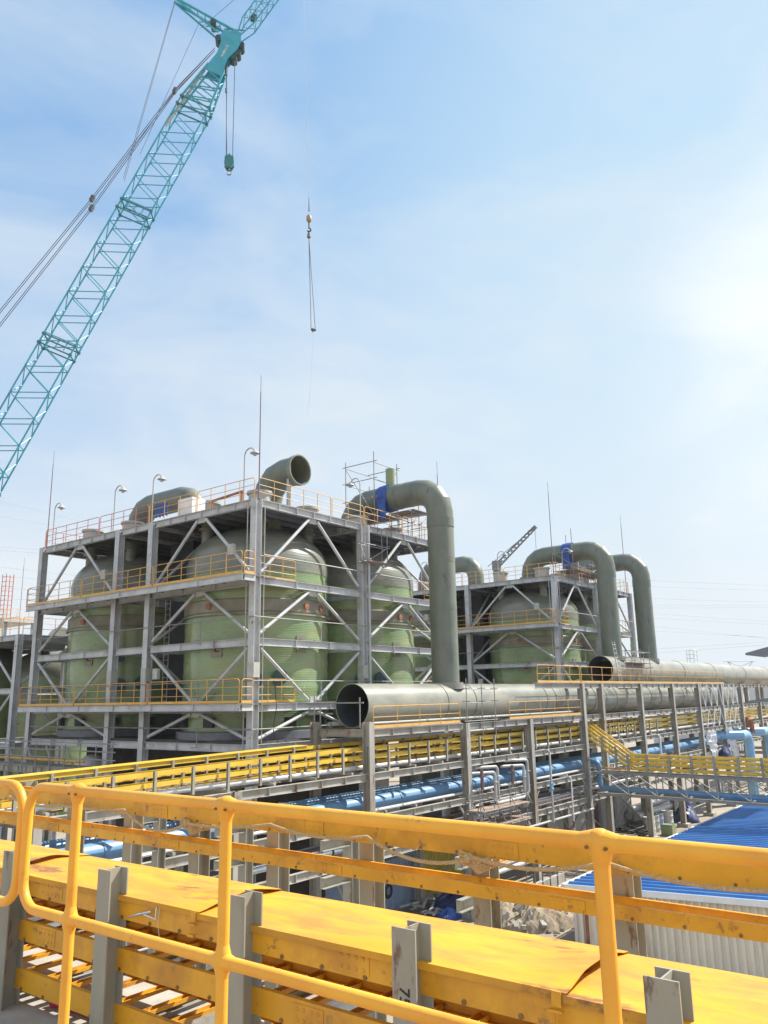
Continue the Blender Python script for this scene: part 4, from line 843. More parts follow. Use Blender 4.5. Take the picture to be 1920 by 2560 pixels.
# ------------------------------------------------------------------ crawler crane behind the near tower
P0 = Vector((24.12, 39.94, 25.2)); H = Vector((.7071, -.7071, 0)); Cx = Vector((.7071, .7071, 0)); bd = Vector((29.0 - 21.1, -(42.6 - 35.05), 41.6 - 12.9)).normalized()
Bn = bd.cross(Cx).normalized()                       # in-plane perpendicular
if Bn.z < 0: Bn = -Bn
bd = (bd - Bn * .036).normalized(); Bn = (Bn - bd * Bn.dot(bd)).normalized(); P0 = P0 - Bn * .25
def BP(s, a, b): return P0 + bd * s + Bn * a + Cx * b
def crane():
    T = thing('crawler_crane', 'teal lattice boom crane reaching over the near tower at the upper left', 'crane', BP(-38, 0, 0))
    s0, s1 = -30.0, 13.3; hd, wd = .97, .45; st = 16.4
    ch = MB()
    for a in (-1, 1):
        for b in (-1, 1):
            obj('boom_chord', MB().tube([BP(s0, a * hd, b * wd), BP(s1, a * hd, b * wd)], .052, 8), 'teal', T)
            obj('boom_chord', MB().tube([BP(s1, a * hd, b * wd), BP(st, a * .56, b * .36)], .075, 8), 'teal', T)
    sp = 1.75; k = 0; la = MB(); lb = MB()
    s = s0
    while s < s1 - .5:
        for b in (-1, 1):
            la.tube([BP(s, hd, b * wd), BP(s + sp / 2, -hd, b * wd)], .031, 6); la.tube([BP(s + sp / 2, -hd, b * wd), BP(s + sp, hd, b * wd)], .031, 6)
        for a in (-1, 1):
            o = 0 if a > 0 else sp / 2
            lb.tube([BP(s + o, a * hd, -wd), BP(s + o + sp / 2, a * hd, wd)], .028, 6); lb.tube([BP(s + o + sp / 2, a * hd, wd), BP(s + o + sp, a * hd, -wd)], .028, 6)
        s += sp
    f = lambda s: (hd + (.56 - hd) * (s - s1) / (st - s1), wd + (.36 - wd) * (s - s1) / (st - s1))
    s = s1
    while s < st - .3:
        h0, w0 = f(s); h1, w1 = f(s + .45); h2, w2 = f(s + .9)
        for b in (-1, 1): la.tube([BP(s, h0, b * w0), BP(s + .45, -h1, b * w1)], .04, 6); la.tube([BP(s + .45, -h1, b * w1), BP(s + .9, h2, b * w2)], .04, 6)
        for a in (-1, 1): lb.tube([BP(s, a * h0, -w0), BP(s + .9, a * h2, w2)], .036, 6)
        s += .9
    obj('side_lacing', la, 'teal', T); obj('cross_lacing', lb, 'teal', T)
    for s in (-15.1, -5.6, -14.5, -5.0, 4.3, 4.9, s1, s1 - .6):
        mb = MB()
        for b in (-1, 1): mb.bar(BP(s, hd, b * wd), BP(s, -hd, b * wd), .07, .07)
        for a in (-1, 1): mb.bar(BP(s, a * hd, -wd), BP(s, a * hd, wd), .07, .07)
        for a in (-1, 1):
            for b in (-1, 1): mb.bar(BP(s - .07, a * hd, b * wd), BP(s + .07, a * hd, b * wd), .17, .17)
        obj('section_joint', mb, 'teal_hook', T)
    for s in (-15, -5.5, 4.4):
        mb = MB()
        for a in (-.5, 0, .5): mb.bar(BP(s, a, -wd), BP(s + .6, a, -wd), .05, .05)
        mb.bar(BP(s + .6, -hd, -wd), BP(s + .6, hd, -wd), .05, .05)
        obj('section_ladder', mb, 'teal', T)
    # pale boarded walkway along the upper boom side
    obj('boom_walkway', MB().bar(BP(-30, hd + .05, 0), BP(-17.5, hd + .05, 0), .4, .05, Bn), 'rust', T)
    obj('boom_walkway', MB().bar(BP(11, hd + .02, -.2), BP(st - .4, .62, -.2), .3, .05, Bn), 'drum_w', T)
    # head plates
    pl = [(15.9, .6), (15.9, -.58), (17.3, -.4), (18.3, -.66), (19.0, -.6), (19.5, -.34), (19.72, .0), (19.35, .36), (19.4, .72), (18.8, .8), (18.35, .55), (17.4, .4)]
    mb = MB()
    for b in (-.40, .34): 
        q = [BP(s, a, b) for s, a in pl] + [BP(s, a, b + .06) for s, a in pl]; n = len(pl)
        mb.add(q, [tuple(range(n))[::-1], tuple(range(n, 2 * n))] + [(i, (i + 1) % n, n + (i + 1) % n, n + i) for i in range(n)])
    hp = obj('boom_head', mb, 'teal', T)
    obj('lettering', text_mesh('KOBELCO', .22, BP(17.75, .0, -.415), bd, Bn, .02), 'white', hp)
    for q, aa in ((18.8, -.66), (18.2, -.68), (17.75, -.6)): obj('head_sheave', MB().tube([BP(q, aa, -.33), BP(q, aa, .33)], .24, 18), 'teal_dark', T)
    obj('head_sheave', MB().tube([BP(18.6, .82, -.33), BP(18.6, .82, .33)], .24, 18), 'teal_dark', T)
    # luffing mast to the upper left and jib to the upper right
    m0 = BP(19.55, .1, 0); mt = BP(20.2, 4.7, 0); dm = (mt - m0)
    for b in (-.34, .34):
        obj('mast_chord', MB().tube([m0 + Cx * b + Bn * -.15, mt + Cx * b * .6 + Bn * .1], .085, 8), 'teal', T); obj('mast_chord', MB().tube([m0 + Cx * b - bd * .6 + Bn * .95, mt + Cx * b * .6 - bd * .06], .07, 8), 'teal', T)
    mb = MB()
    for k in range(1, 8):
        t = k / 8; a = m0 + dm * t; mb.tube([a + Cx * .32, a - Cx * .32], .035, 6)
        if k < 4: mb.tube([a, m0 + Bn * .9 - bd * .6 * (1 - t) + dm * (t * .82 + .03)], .035, 6)
    obj('mast_lacing', mb, 'teal', T)
    obj('mast_winch', MB().tube([m0 + dm * .34 - bd * .2 - Cx * .4, m0 + dm * .34 - bd * .2 + Cx * .4], .19, 14), 'teal_dark', T)
    j0 = BP(19.5, -.22, 0); jd = (bd - Bn * .1).normalized(); jn = jd.cross(Cx).normalized(); jl = 9.0
    lac = MB()
    for a in (-1, 1):
        for b in (-1, 1): obj('jib_chord', MB().tube([j0 + jn * a * .12 + Cx * b * .3, j0 + jd * 1.2 + jn * a * .42 + Cx * b * .42, j0 + jd * jl + jn * a * .42 + Cx * b * .42], .045, 6), 'teal', T)
    s = 1.2
    while s < jl - .6:
        for b in (-1, 1): lac.tube([j0 + jd * s + jn * .42 + Cx * b * .42, j0 + jd * (s + .4) - jn * .42 + Cx * b * .42, j0 + jd * (s + .8) + jn * .42 + Cx * b * .42], .022, 5)
        for a in (-1, 1): lac.tube([j0 + jd * s + jn * a * .42 + Cx * .42, j0 + jd * (s + .4) + jn * a * .42 - Cx * .42, j0 + jd * (s + .8) + jn * a * .42 + Cx * .42], .02, 5)
        s += .8
    obj('jib_lacing', lac, 'teal', T)
    obj('jib_strut', MB().tube([m0 + dm * .18, j0 + jd * .7], .05, 6), 'teal', T)
    obj('jib_fitting', MB().bar(j0 + jd * 1.75, j0 + jd * 2.1, .4, .3), 'teal_dark', T)
    # pendants and hoist ropes
    V = Vector
    hp0 = BP(17.9, .8, 0)
    for dz_, name in ((0, 'pendant'), (-.66, 'pendant')):
        a = V((23.7, 40.35, 30.15 + dz_)); b = V((14.3, 49.75, 8.2 + dz_ * 2.4)); c = V((26.97, 37.08, 38.34 + dz_ * .15))
        mb = MB()
        for o in (-.1, .1):
            mb.tube([hp0 + Cx * o, c + Cx * o, a + Cx * o, b + Cx * o], .02, 6)
        mb.bar(a - bd * .18 , a + bd * .18, .3, .2)
        if dz_ == 0: mb.bar(c - bd * .16, c + bd * .16, .3, .2)
        obj(name, mb, 'wire', T)
    w2 = MB()
    for o in (-.06, .08): w2.tube([mt + Cx * o, V((24.97, 39.08, 31.62)) + Cx * o * 2], .016, 5)
    w2.tube([m0 + dm * .55, V((25.6, 38.45, 33.5))], .014, 5); w2.tube([V((29.48, 34.57, 45.79)) + H * .4 + V((0, 0, .45)), V((28.0, 36.05, 43.3))], .014, 5)
    obj('luffing_rope', w2, 'wire', T)
    return T
crane()
# hook block hanging from the boom head
HB = Vector((29.5, 34.55, 33.7))
T = thing('hook_block', 'teal hook block with steel hook hanging from the crane boom head', 'crane hook', HB - Vector((0, 0, 1.5)))
pl = [(.66 * x, .8 * z) for x, z in [(0, .15), (.14, .0), (.4, -.1), (.46, -.75), (.22, -1.08), (-.22, -1.08), (-.46, -.75), (-.4, -.1), (-.14, 0)]]
mb = MB(); n = len(pl)
for b in (-.24, .12):
    mb.add([HB + H * x + Cx * b + Vector((0, 0, z)) for x, z in pl] + [HB + H * x + Cx * (b + .12) + Vector((0, 0, z)) for x, z in pl], [tuple(range(n))[::-1], tuple(range(n, 2 * n))] + [(i, (i + 1) % n, n + (i + 1) % n, n + i) for i in range(n)])
obj('cheek_plates', mb, 'teal_hook', T)
for x in (-.13, .13): obj('sheave', MB().tube([HB + H * x + Cx * -.12 + Vector((0, 0, -.33)), HB + H * x + Cx * .12 + Vector((0, 0, -.33))], .17, 16), 'teal_dark', T)
c = HB + Vector((0, 0, -1.13))
obj('hook', MB().tube([HB + Vector((0, 0, -.83)), HB + Vector((0, 0, -.97))] + arc(c, .16, math.pi * .5, -math.pi * .85, 12, H, (0, 0, 1)), .065, 8), 'rod', T)
mb = MB().tube([HB + H * -.2, Vector((29.25, 34.8, 41.2))], .028, 6).tube([HB + H * .2, Vector((29.62, 34.43, 41.9))], .028, 6).tube([HB + H * -.15, Vector((29.2, 34.85, 41.2))], .016, 5)
mb.tube([Vector((29.25, 34.8, 41.2)) + Vector((0, 0, -.5)), Vector((29.25, 34.8, 40.6)) + Vector((0, 0, -.8))], .09, 6); mb.tube([Vector((29.27, 34.78, 38.8)), Vector((29.27, 34.78, 38.5))], .08, 6)
obj('hoist_rope', mb, 'wire', T)
# overhaul ball and chains on the jib line
JB = Vector((33.09, 30.97, 29.6))
T = thing('overhaul_ball', 'tan overhaul weight on a thin line with long slings, right of the crane', 'crane hook', JB - Vector((0, 0, 1)))
obj('weight', MB().lathe([(.04, .34), (.1, .28), (.16, .18), (.165, -.08), (.13, -.17), (.05, -.22)], JB, 14), 'weight', T)
obj('line', MB().tube([JB + Vector((0, 0, .4)), JB + Vector((0, 0, 17.5)) + Vector((-.3, .3, 0))], .012, 5), 'wirefar', T)
mb = MB()
for k in range(6): mb.ball(JB + Vector((-.003 * k, 0, .62 + .17 * k)), .055 - .004 * k, 8)
obj('swivel_chain', mb, 'dark', T)
obj('hook', MB().tube([JB + Vector((0, 0, -.25)), JB + Vector((0, 0, -.55))] + arc(JB + Vector((0, 0, -.75)), .12, math.pi / 2, -math.pi * .8, 8, H, (0, 0, 1)), .045, 6), 'dark', T)
e = Vector((33.27, 30.78, 22.0))
mb = MB().lathe([(.03, .1), (.1, -.1), (.12, -.35), (.04, -.4)], JB + Vector((0, 0, -.95)), 8)
for o in (-.035, .05): mb.tube([JB + Vector((0, 0, -1.2)), e + H * o * 3 + Vector((0, 0, 0))], .022, 5)
mb.ball(e, .12, 8); mb.ball(e + H * .12, .09, 8)
obj('sling', mb, 'wire', T)
obj('tag_line', MB().tube([e, e + Vector((-.04, .04, -2.8)), e + Vector((-.16, .16, -4.9)), e + Vector((-.24, .24, -5.3)), e + Vector((-.1, .1, -5.8))], .009, 4), 'wirefar', T)
# small lattice crane behind the far tower
def small_crane():
    T = thing('lattice_crane', 'small dark lattice crane far behind the right tower', 'crane', (104, 59.5, GZ))
    a = Vector((104.4, 59.0, 18.8)); b = Vector((106.9, 53.8, 24.2)); d = (b - a).normalized(); s = Vector((0, 0, 1)).cross(d).normalized(); u = d.cross(s); Ln = (b - a).length
    for x in (-1, 1):
        for y in (-1, 1): obj('chord', MB().tube([a + s * x * .3 + u * y * .35, b + s * x * .25 + u * y * .2], .07, 5), 'crane_far', T)
    mb = MB()
    for k in range(11):
        p = a + d * Ln * k / 11; q = a + d * Ln * (k + 1) / 11
        for x in (-1, 1): mb.tube([p + s * x * .3 - u * .33, q + s * x * .3 + u * .3], .045, 5); mb.tube([p + s * x * .3 + u * .33, q + s * x * .3 - u * .3], .045, 5)
    obj('lacing', mb, 'crane_far', T)
    mb = MB().bar(a + Vector((0, 0, -.6)), a + Vector((0, 0, .8)), 1.0, 1.0).tube([a + Vector((-.6, 1.2, 0)), a + d * 2.4 + u * .6, b], .05, 5); obj('jib_foot', mb, 'crane_far', T)
    obj('head', MB().bar(b - d * .1, b + d * .5, .5, .55), 'crane_far', T); obj('rope', MB().tube([b + d * .3, b + d * .3 + Vector((0, 0, -4.5))], .03, 4), 'wire', T)
    obj('mast', MB().bar((104.4, 59, GZ), (104.4, 59, 18.4), .8, .8), 'crane_far', T)
small_crane()

# ------------------------------------------------------------------ left background
for x, y, zb, l in ((31.6, 66.0, -8.0, 'dark green tank cut by the left edge, with a pale lit dome'), (36.5, 62.0, -8.4, 'green tank seen between the left columns of the near tower')):
    T = thing('green_tank', l, 'storage tank', (x, y, zb))
    obj('shell', MB().lathe([(3.85, 0), (3.85, 10.6)], (x, y, zb), 56), 'frp', T)
    obj('dome', MB().lathe([(3.87, 10.4)] + [(max(.05, 3.86 * math.cos(a)), 10.6 + 2.2 * math.sin(a)) for a in [math.pi / 2 * k / 10 for k in range(11)]], (x, y, zb), 56), 'dome', T)
def left_tower():
    T = thing('steel_tower', 'lower grey steel frame at the left edge behind the near tower', 'steel tower', (26.5, 50, GZ))
    for x in (26.5, 34.6):
        for y in (49.9, 58.0, 66.0): obj('column', MB().ibeam((x, y, GZ), (x, y, 4.3), .38, .38, (1, 0, 0)), 'steel', T)
    for z in (4.3, .95, -2.4):
        for x in (26.5, 34.6):
            for a, b in ((50.1, 57.8), (58.2, 65.8)): obj('beam', MB().ibeam((x, a, z - .17), (x, b, z - .17), .34, .22, stiff=2), 'steel', T)
        for y in (49.9, 58.0): obj('beam', MB().ibeam((26.7, y, z - .17), (34.4, y, z - .17), .34, .22, stiff=2), 'steel', T)
    for a, b in (((26.5, 50.2, 1.2), (26.5, 53.9, 4.0)), ((26.5, 50.2, .7), (26.5, 53.9, -2.3)), ((26.8, 49.9, 1.2), (30.5, 49.9, 4.0)), ((34.3, 49.9, 1.2), (30.6, 49.9, 4.0)), ((26.8, 49.9, .7), (30.5, 49.9, -2.3)), ((34.3, 49.9, .7), (30.6, 49.9, -2.3))): obj('brace', MB().tube([a, b], .08, 8), 'steel', T)
    obj('deck', MB().box((26.6, 50.1, 4.31), (34.5, 65.9, 4.35)), 'under', T)
    railing(T, (26.5, 50, 4.35), (26.5, 66, 4.35), toe=False); railing(T, (26.5, 50.0, -4.4), (26.5, 66, -4.4), toe=False); railing(T, (26.7, 49.9, 4.35), (34.4, 49.9, 4.35), toe=False)
    railing(T, (27.4, 48.6, -2.5), (34, 48.6, -2.5), toe=False)
left_tower()
def low_gantry():
    T = thing('steel_gantry', 'low dark steel gantry with tube railings below the left end of the near tower', 'gantry', (25, 45, GZ))
    obj('beam', MB().ibeam((25, 36.8, -3.62), (25, 60, -3.62), .36, .2, stiff=.85), 'steel_warm', T); obj('beam', MB().ibeam((25.9, 36.8, -4.7), (25.9, 60, -4.7), .36, .2, stiff=1.2), 'steel_warm', T)
    for y in (37.2, 40.1, 43.3, 46.5, 50, 54): obj('column', MB().ibeam((25.4, y, GZ), (25.4, y, -3.82), .25, .25, (1, 0, 0)), 'steel_warm', T)
    obj('deck', MB().box((25.0, 36.8, -3.43), (26.0, 60, -3.4)), 'steel_warm', T)
    for z in (-2.9, -2.5, -2.1):
        obj('rail_tube', MB().tube([(24.9, 36.5, z), (24.9, 60, z)], .035, 6), 'scaf', T)
    for k in range(15): y = 36.8 + 1.45 * k; obj('upright', MB().tube([(24.92, y, -4.9), (24.92, y, -1.9 - .3 * (k % 2))], .035, 6), 'scaf', T)
    for k in range(5): y = 42.3 + 2.1 * k; obj('diagonal', MB().tube([(25.7, y, -2.4), (25.7, y - 1.5, -4.3)], .06, 6), 'steel_warm', T)
    obj('pipe', MB().tube([(25.4, 40, -3.1), (25.4, 60, -3.1)], .07, 8), 'yellow_rail', T)
    obj('pipe', MB().tube([(26.8, 40, -3.6), (26.8, 60, -3.6)], .12, 8), 'purple_pipe', T)
low_gantry()
one('white_vessel', MB().lathe([(.05, 0), (.5, .1), (.75, .5), (.75, 1.6), (.45, 2.0), (.1, 2.1)], (27.6, 42.6, -5.0), 20), 'wall_white', 'pale round vessel in the shade under the near tower', 'vessel')
T = thing('service_platform', 'distant platform with orange railings on blue grey columns at the left edge', 'platform', (43, 84, GZ))
obj('deck', MB().box((42, 82.6, 8.4), (46, 92, 8.7)), 'steel', T)
for x, y in ((42.4, 83.0), (45.5, 83), (42.4, 88)): obj('column', MB().ibeam((x, y, GZ), (x, y, 8.4), .35, .35), 'steel', T)
railing(T, (42, 82.7, 8.7), (42, 92, 8.7)); railing(T, (42.1, 82.6, 8.7), (46, 82.6, 8.7)); railing(T, (42, 82.6, 5.2), (42, 92, 5.2))
T = thing('caged_ladder', 'thin red ladder tower at the far left edge', 'ladder', (42.2, 83.6, 8.7))
mb = MB()
for dx in (0, .8):
    for dy in (0, .8): mb.tube([(42.2 + dx, 83.2 + dy, 8.7), (42.2 + dx, 83.2 + dy, 13.5)], .05, 5)
for k in range(9):
    z = 9.2 + .5 * k
    mb.tube([(42.2, 83.2, z), (43, 83.2, z)], .035, 5); mb.tube([(42.2, 83.2, z), (42.2, 84, z)], .035, 5)
obj('frame', mb, 'red_rail', T)
one('horizontal_tank', MB().tube([(47, 80, 6.6), (52, 88, 6.6)], 1.3, 20), 'tan_far', 'pale horizontal tank in the distance at the left edge', 'tank')
one('tarp_wrap', MB().box((34.0, 52.0, 4.4), (36.0, 52.3, 5.9)), 'tarp', 'dark blue sheet on the low frame behind the left column', 'tarp')

# ------------------------------------------------------------------ right background
T = thing('caged_ladder', 'white caged ladder standing beyond the upper pipe', 'ladder', (145.5, 44.2, 4))
mb = MB()
for a in range(8):
    x, y = 145.5 + .9 * math.cos(a * math.pi / 4), 44.2 + .9 * math.sin(a * math.pi / 4); mb.tube([(x, y, 3.0), (x, y, 7.0)], .05, 5)
for z in (4.2, 4.9, 5.6, 6.3, 7.0): mb.tube(arc((145.5, 44.2, z), .9, 0, math.pi * 2, 12, (1, 0, 0), (0, 1, 0)), .05, 5)
obj('cage', mb, 'white', T)
T = thing('power_pylon', 'pale lattice pylon top far away at the right', 'pylon', (453, 113, GZ)); x, y = 453, 113
s_ = Vector((.61, -.79, 0))
mb = MB()
for sg in (-1, 1):
    mb.tube([Vector((x, y, 10)) + s_ * sg * 2.2, Vector((x, y, 15)) + s_ * sg * 7], .22, 4); mb.tube([Vector((x, y, 12.2)), Vector((x, y, 15)) + s_ * sg * 7], .2, 4)
    mb.tube([Vector((x, y, GZ)) + s_ * sg * 4, Vector((x, y, 12.3)) + s_ * sg * 1.2], .25, 4)
mb.tube([Vector((x, y, 15)) - s_ * 9, Vector((x, y, 15)) + s_ * 9], .22, 4)
obj('lattice', mb, 'wirefar', T)
one('far_building', MB().box((430, 60, GZ), (450, 106, 9.2)).box((431, 61, 9.2), (449, 105, 9.6)), 'wall_white', 'long pale building on the skyline at the right edge', 'building')
T = thing('shelter_roof', 'dark sloping shelter roof cut by the right edge of the frame', 'shelter', (66, 13, GZ))
obj('roof', MB().add([(63, 15.3, 2.65), (69, 15.3, 2.65), (69, 11.5, 3.55), (63, 11.5, 3.55), (63, 15.3, 2.5), (69, 15.3, 2.5), (69, 11.5, 3.4), (63, 11.5, 3.4)], [(0, 1, 2, 3), (7, 6, 5, 4), (0, 4, 5, 1), (1, 5, 6, 2), (2, 6, 7, 3), (3, 7, 4, 0)]), 'shelter', T)
obj('column', MB().box((65.5, 13.0, -6), (65.8, 13.3, 3.0)), 'steel_warm', T)
obj('lower_roof', MB().add([(63.5, 15.6, -.75), (69, 15.6, -.75), (69, 12, -.3), (63.5, 12, -.3), (63.5, 15.6, -.9), (69, 15.6, -.9), (69, 12, -.45), (63.5, 12, -.45)], [(0, 1, 2, 3), (7, 6, 5, 4), (0, 4, 5, 1), (1, 5, 6, 2), (2, 6, 7, 3), (3, 7, 4, 0)]), 'shelter', T)
# distant plant beyond the rack on the right
for k, (x, y, w_, h, l) in enumerate(((128, 36, 9, 9, 'pale grey process block beyond the end of the rack'), (150, 40, 12, 11, 'larger pale process block behind the first one'))):
    T = thing('process_block', l, 'building', (x, y, GZ))
    obj('wall', MB().box((x, y, GZ), (x + w_, y + 10, GZ + h)), 'wall_white', T); obj('roof', MB().box((x - .3, y - .3, GZ + h), (x + w_ + .3, y + 10.3, GZ + h + .4)), 'shelter', T)
    for j in range(4): obj('column', MB().box((x + j * w_ / 3 - .2, y - .4, GZ), (x + j * w_ / 3 + .2, y - .01, GZ + h)), 'steel', T)
    for j in range(3): obj('beam', MB().box((x, y - .3, GZ + 2.5 * (j + 1)), (x + w_, y - .02, GZ + 2.5 * (j + 1) + .3)), 'steel', T)
mb = MB()
def wire(a, b, sag, label, grp, r=.045, m='wirefar'):
    a = Vector(a); b = Vector(b); pts = [a.lerp(b, i / 14) - Vector((0, 0, sag * 4 * (i / 14) * (1 - i / 14))) for i in range(15)]
    one('power_line', MB().tube(pts, r, 4), m, label, 'power line', group=grp)
right = [(42.3, 39.3), (39.9, 37.4), (35.4, 33.0), (33.0, 31.8), (31.9, 31.0), (29.7, 25.7), (28.0, 24.6), (24.9, 19.2), (23.2, 19.8), (16.7, 18.4), (15.2, 17.4)]
for i, (a, b) in enumerate(right):
    A = Vector((302, 103, a)); B = Vector((326, 68.5, b)); d = B - A; wire(A - d * 1.6, B + d * 1.2, 1.0, 'thin power line in the pale sky right of the ducts', 'power lines at the right', .06)
left = [(74.6, 68.1), (69.0, 64.5), (57.4, 55.6), (56.2, 54.0), (50.0, 46.9), (46.5, 44.6), (42.0, 41.0), (38.0, 37.4)]
for i, (a, b) in enumerate(left):
    A = Vector((143, 291, a)); B = Vector((160, 272, b)); d = B - A; wire(A - d * 1.5, B + d * 2.0, .6, 'thin power line in the hazy sky left of the near tower', 'power lines at the left', .06)
one('bird', MB().add([(20.9, 60.9, 52.2), (21.4, 60.5, 52.6), (21.2, 60.7, 52.0), (21.0, 61.2, 52.5), (21.15, 60.8, 52.35)], [(0, 1, 2), (0, 2, 3), (1, 4, 3), (0, 3, 4), (0, 4, 1)]), 'dark', 'small dark bird high in the sky left of the crane', 'bird')

# ------------------------------------------------------------------ foreground: guardrail
XR = 1.95; RZ = -.352
def guardrail(y0, y1, posts, label, near_loop):
    T = thing('guardrail', label, 'guardrail', (XR, y0, -1.5)); zt, zm = RZ, RZ - .485; c = .11
    U = Vector((0, 0, 1)); D = Vector((0, 1, 0)); r = .0203
    if near_loop:
        p = [(XR, y0, zt)] + arc((XR, y1 - c, zt - c), c, math.pi / 2, 0, 7, D, U) + arc((XR, y1 - c, zm + c), c, 0, -math.pi / 2, 7, D, U) + [(XR, y0, zm)]
    else:
        p = [(XR, y1, zt)] + arc((XR, y0 + c, zt - c), c, math.pi / 2, math.pi, 7, D, U) + arc((XR, y0 + c, zm + c), c, math.pi, math.pi * 1.5, 7, D, U) + [(XR, y1, zm)]
    obj('rail', MB().tube(p, r, 20), 'yellow_fg', T)
    for y in posts:
        o = obj('post', MB().tube([(XR, y, zt), (XR, y, -1.5)], r, 20), 'yellow_fg', T)
        ft = [MB(), MB()]; mb = ft[0]
        mb.lathe([(.002, -.03), (.0204, -.052), (.0206, -.05), (.0245, -.036), (.029, -.022), (.031, -.006), (.0295, .011), (.023, .0235), (.012, .03), (.001, .0315)], (XR, y, zt), 20)
        mb = ft[1]; mb.lathe([(.0204, -.05), (.0235, -.036), (.028, -.02), (.0295, 0), (.028, .02), (.0235, .036), (.0204, .05)], (XR, y, zm), 20)
        for z, mb in zip((zt, zm), ft): mb.lathe([(.0204, -.05), (.0235, -.036), (.028, -.018), (.0293, 0), (.028, .018), (.0235, .036), (.0204, .05)], (XR, y, z), 20, 'y')
        for mb in ft: obj('joint_fitting', mb, 'yellow_fg', T)
        mb = MB()
        for s in (-1, 1): mb.tube([(XR - .031, y + .024 * s, zt - .01), (XR - .02, y + .024 * s, zt - .01)], .0045, 8)
        obj('set_screw', mb, 'bolt', o)
    return T
guardrail(-1.2, 3.47, (3.1, 2.2, .855, -.6), 'glossy yellow tube guardrail across the foreground', True)
guardrail(3.52, 5.4, (4.0, 5.2), 'second yellow guardrail whose rounded end touches the left edge', False)

# foreground: near cable trays with cover
XN0, XN1 = 3.10, 3.72
def near_trays():
    T = thing('cable_tray', 'big yellow cable tray stack with a stained cover right behind the guardrail', 'cable tray', (3.4, 2, -3.4))
    y0, y1 = -1.0, 8.0
    for z in (-1.193, -1.475, -1.77):
        for x, fl in ((XN0 + .012, 1), (XN1 - .012, -1)):
            obj('side_rail', MB().channel((x, y0, z), (x, y1, z), .125, .03, .006, flip=fl), 'yellow_tray', T)
        for k in range(34):
            y = y0 + .1 + .265 * k
            zz = z - .04
            obj('rung', MB().extrude([(-.03, -.012), (.03, -.012), (.03, .012), (.024, .012), (.024, -.006), (-.024, -.006), (-.024, .012), (-.03, .012)], (XN0 + .02, y, zz), (XN1 - .02, y, zz)), 'yellow_tray', T) if z > -1.7 or k % 1 == 0 else None
    for sp_, z in ((1.0, -1.193), (1.15, -1.475)):
        for y in (2.62, 5.15, .05) if z > -1.3 else (2.9, 5.2, .6):
            mb = MB().box((XN0 + .0085, y - .1, z - .045), (XN0 + .0115, y + .1, z + .045))
            for a in range(4):
                for b in (-.024, .024): mb.lathe([(.009, 0), (.009, -.006), (.004, -.01)], (XN0 + .012, y - .066 + .042 * a + (.006 if a > 1 else 0), z + b), 8, 'x')
            o = obj('splice_plate', mb, 'yellow_tray', T)
    for z in (-1.193, -1.475, -1.77):
        mb = MB()
        for k in range(34): mb.lathe([(.011, 0), (.011, -.006), (.004, -.009)], (XN0 + .012, y0 + .1 + .265 * k, z - .05), 8, 'x')
        obj('rung_bolts', mb, 'bolt', T)
    # covers: three sheets lapping over each other
    seams = (-1.0, 1.57, 3.72, 5.75, 8.0)
    for i, (a, b) in enumerate(zip(seams[:-1], seams[1:])):
        nu, nv = 14, 40; mb = MB()
        def h(u, v, y):
            e = min(1, min(u, 1 - u) * 8)
            z = .012 * math.sin(math.pi * u) + .007 * e * math.sin(3.1 * y + 5 * u) * math.sin(9 * u + i) + .005 * e * math.sin(7 * y + 2 * i + 3 * u)
            tl = max(0, 1 - abs(v) * 9)                         # lifted lap at the near end
            return z + .028 * tl * math.sin(math.pi * min(1, u * 1.05)) + .01 * (1 - v)
        for t in (0, -.003):
            o = len(mb.v)
            for p in range(nv + 1):
                v = p / nv; y = a - .03 + (b - a + .03) * v
                mb.v.append((XN0 - .006, y, -1.155 + t + .01 * (1 - v)))
                for q in range(nu + 1):
                    u = q / nu; mb.v.append((XN0 - .004 + (XN1 - XN0 + .008) * u, y, -1.128 + h(u, v, y) + t))
                mb.v.append((XN1 + .006, y, -1.155 + t))
            w_ = nu + 3
            for p in range(nv):
                for q in range(w_ - 1): k = o + p * w_ + q; mb.f.append((k, k + 1, k + w_ + 1, k + w_) if t == 0 else (k, k + w_, k + w_ + 1, k + 1))
        n_ = (nv + 1) * w_
        for q in range(w_ - 1): mb.f.append((q, n_ + q, n_ + q + 1, q + 1))
        obj('cover', mb, 'yellow_cover', T, 60)
        mb = MB().box((XN0 - .014, a - .01, -1.17), (XN0 - .007, a + .03, -1.115)).box((XN0 - .03, a - .02, -1.185), (XN0 - .007, a + .04, -1.178)).tube([(XN0 - .022, a + .0, -1.18), (XN0 - .026, a + .006, -1.225)], .0025, 5).tube([(XN0 - .022, a + .022, -1.18), (XN0 - .018, a + .014, -1.225)], .0025, 5).box((XN0 - .03, a - .015, -1.245), (XN0 - .012, a + .035, -1.23))
        obj('cover_clip', mb, 'rust' if i == 9 else 'yellow_tray', T)
    for k, y in enumerate((5.55, 4.44, 3.29, 2.24, 1.13, .02)):
        x = 2.99
        mb = MB().ibeam((x + .07, y, -3.4), (x + .07, y, -.97), .125, .125, (1, 0, 0), .009, .007)
        o = obj('post', mb, 'stub', T)
        if k == 3: obj('marking', text_mesh('754  1F', .075, (x + .005, y + .0, -1.31), (0, 0, -1), (0, -1, 0), .002), 'ink', o)
    for z in (-1.26, -1.545, -1.84):
        for y in (5.55, 4.44, 3.29, 2.24, 1.13, .02): obj('bracket', MB().channel((3.13, y + .09, z - .03), (3.95, y + .09, z - .03), .05, .04, .005), 'stub', T)
    return T
near_trays()
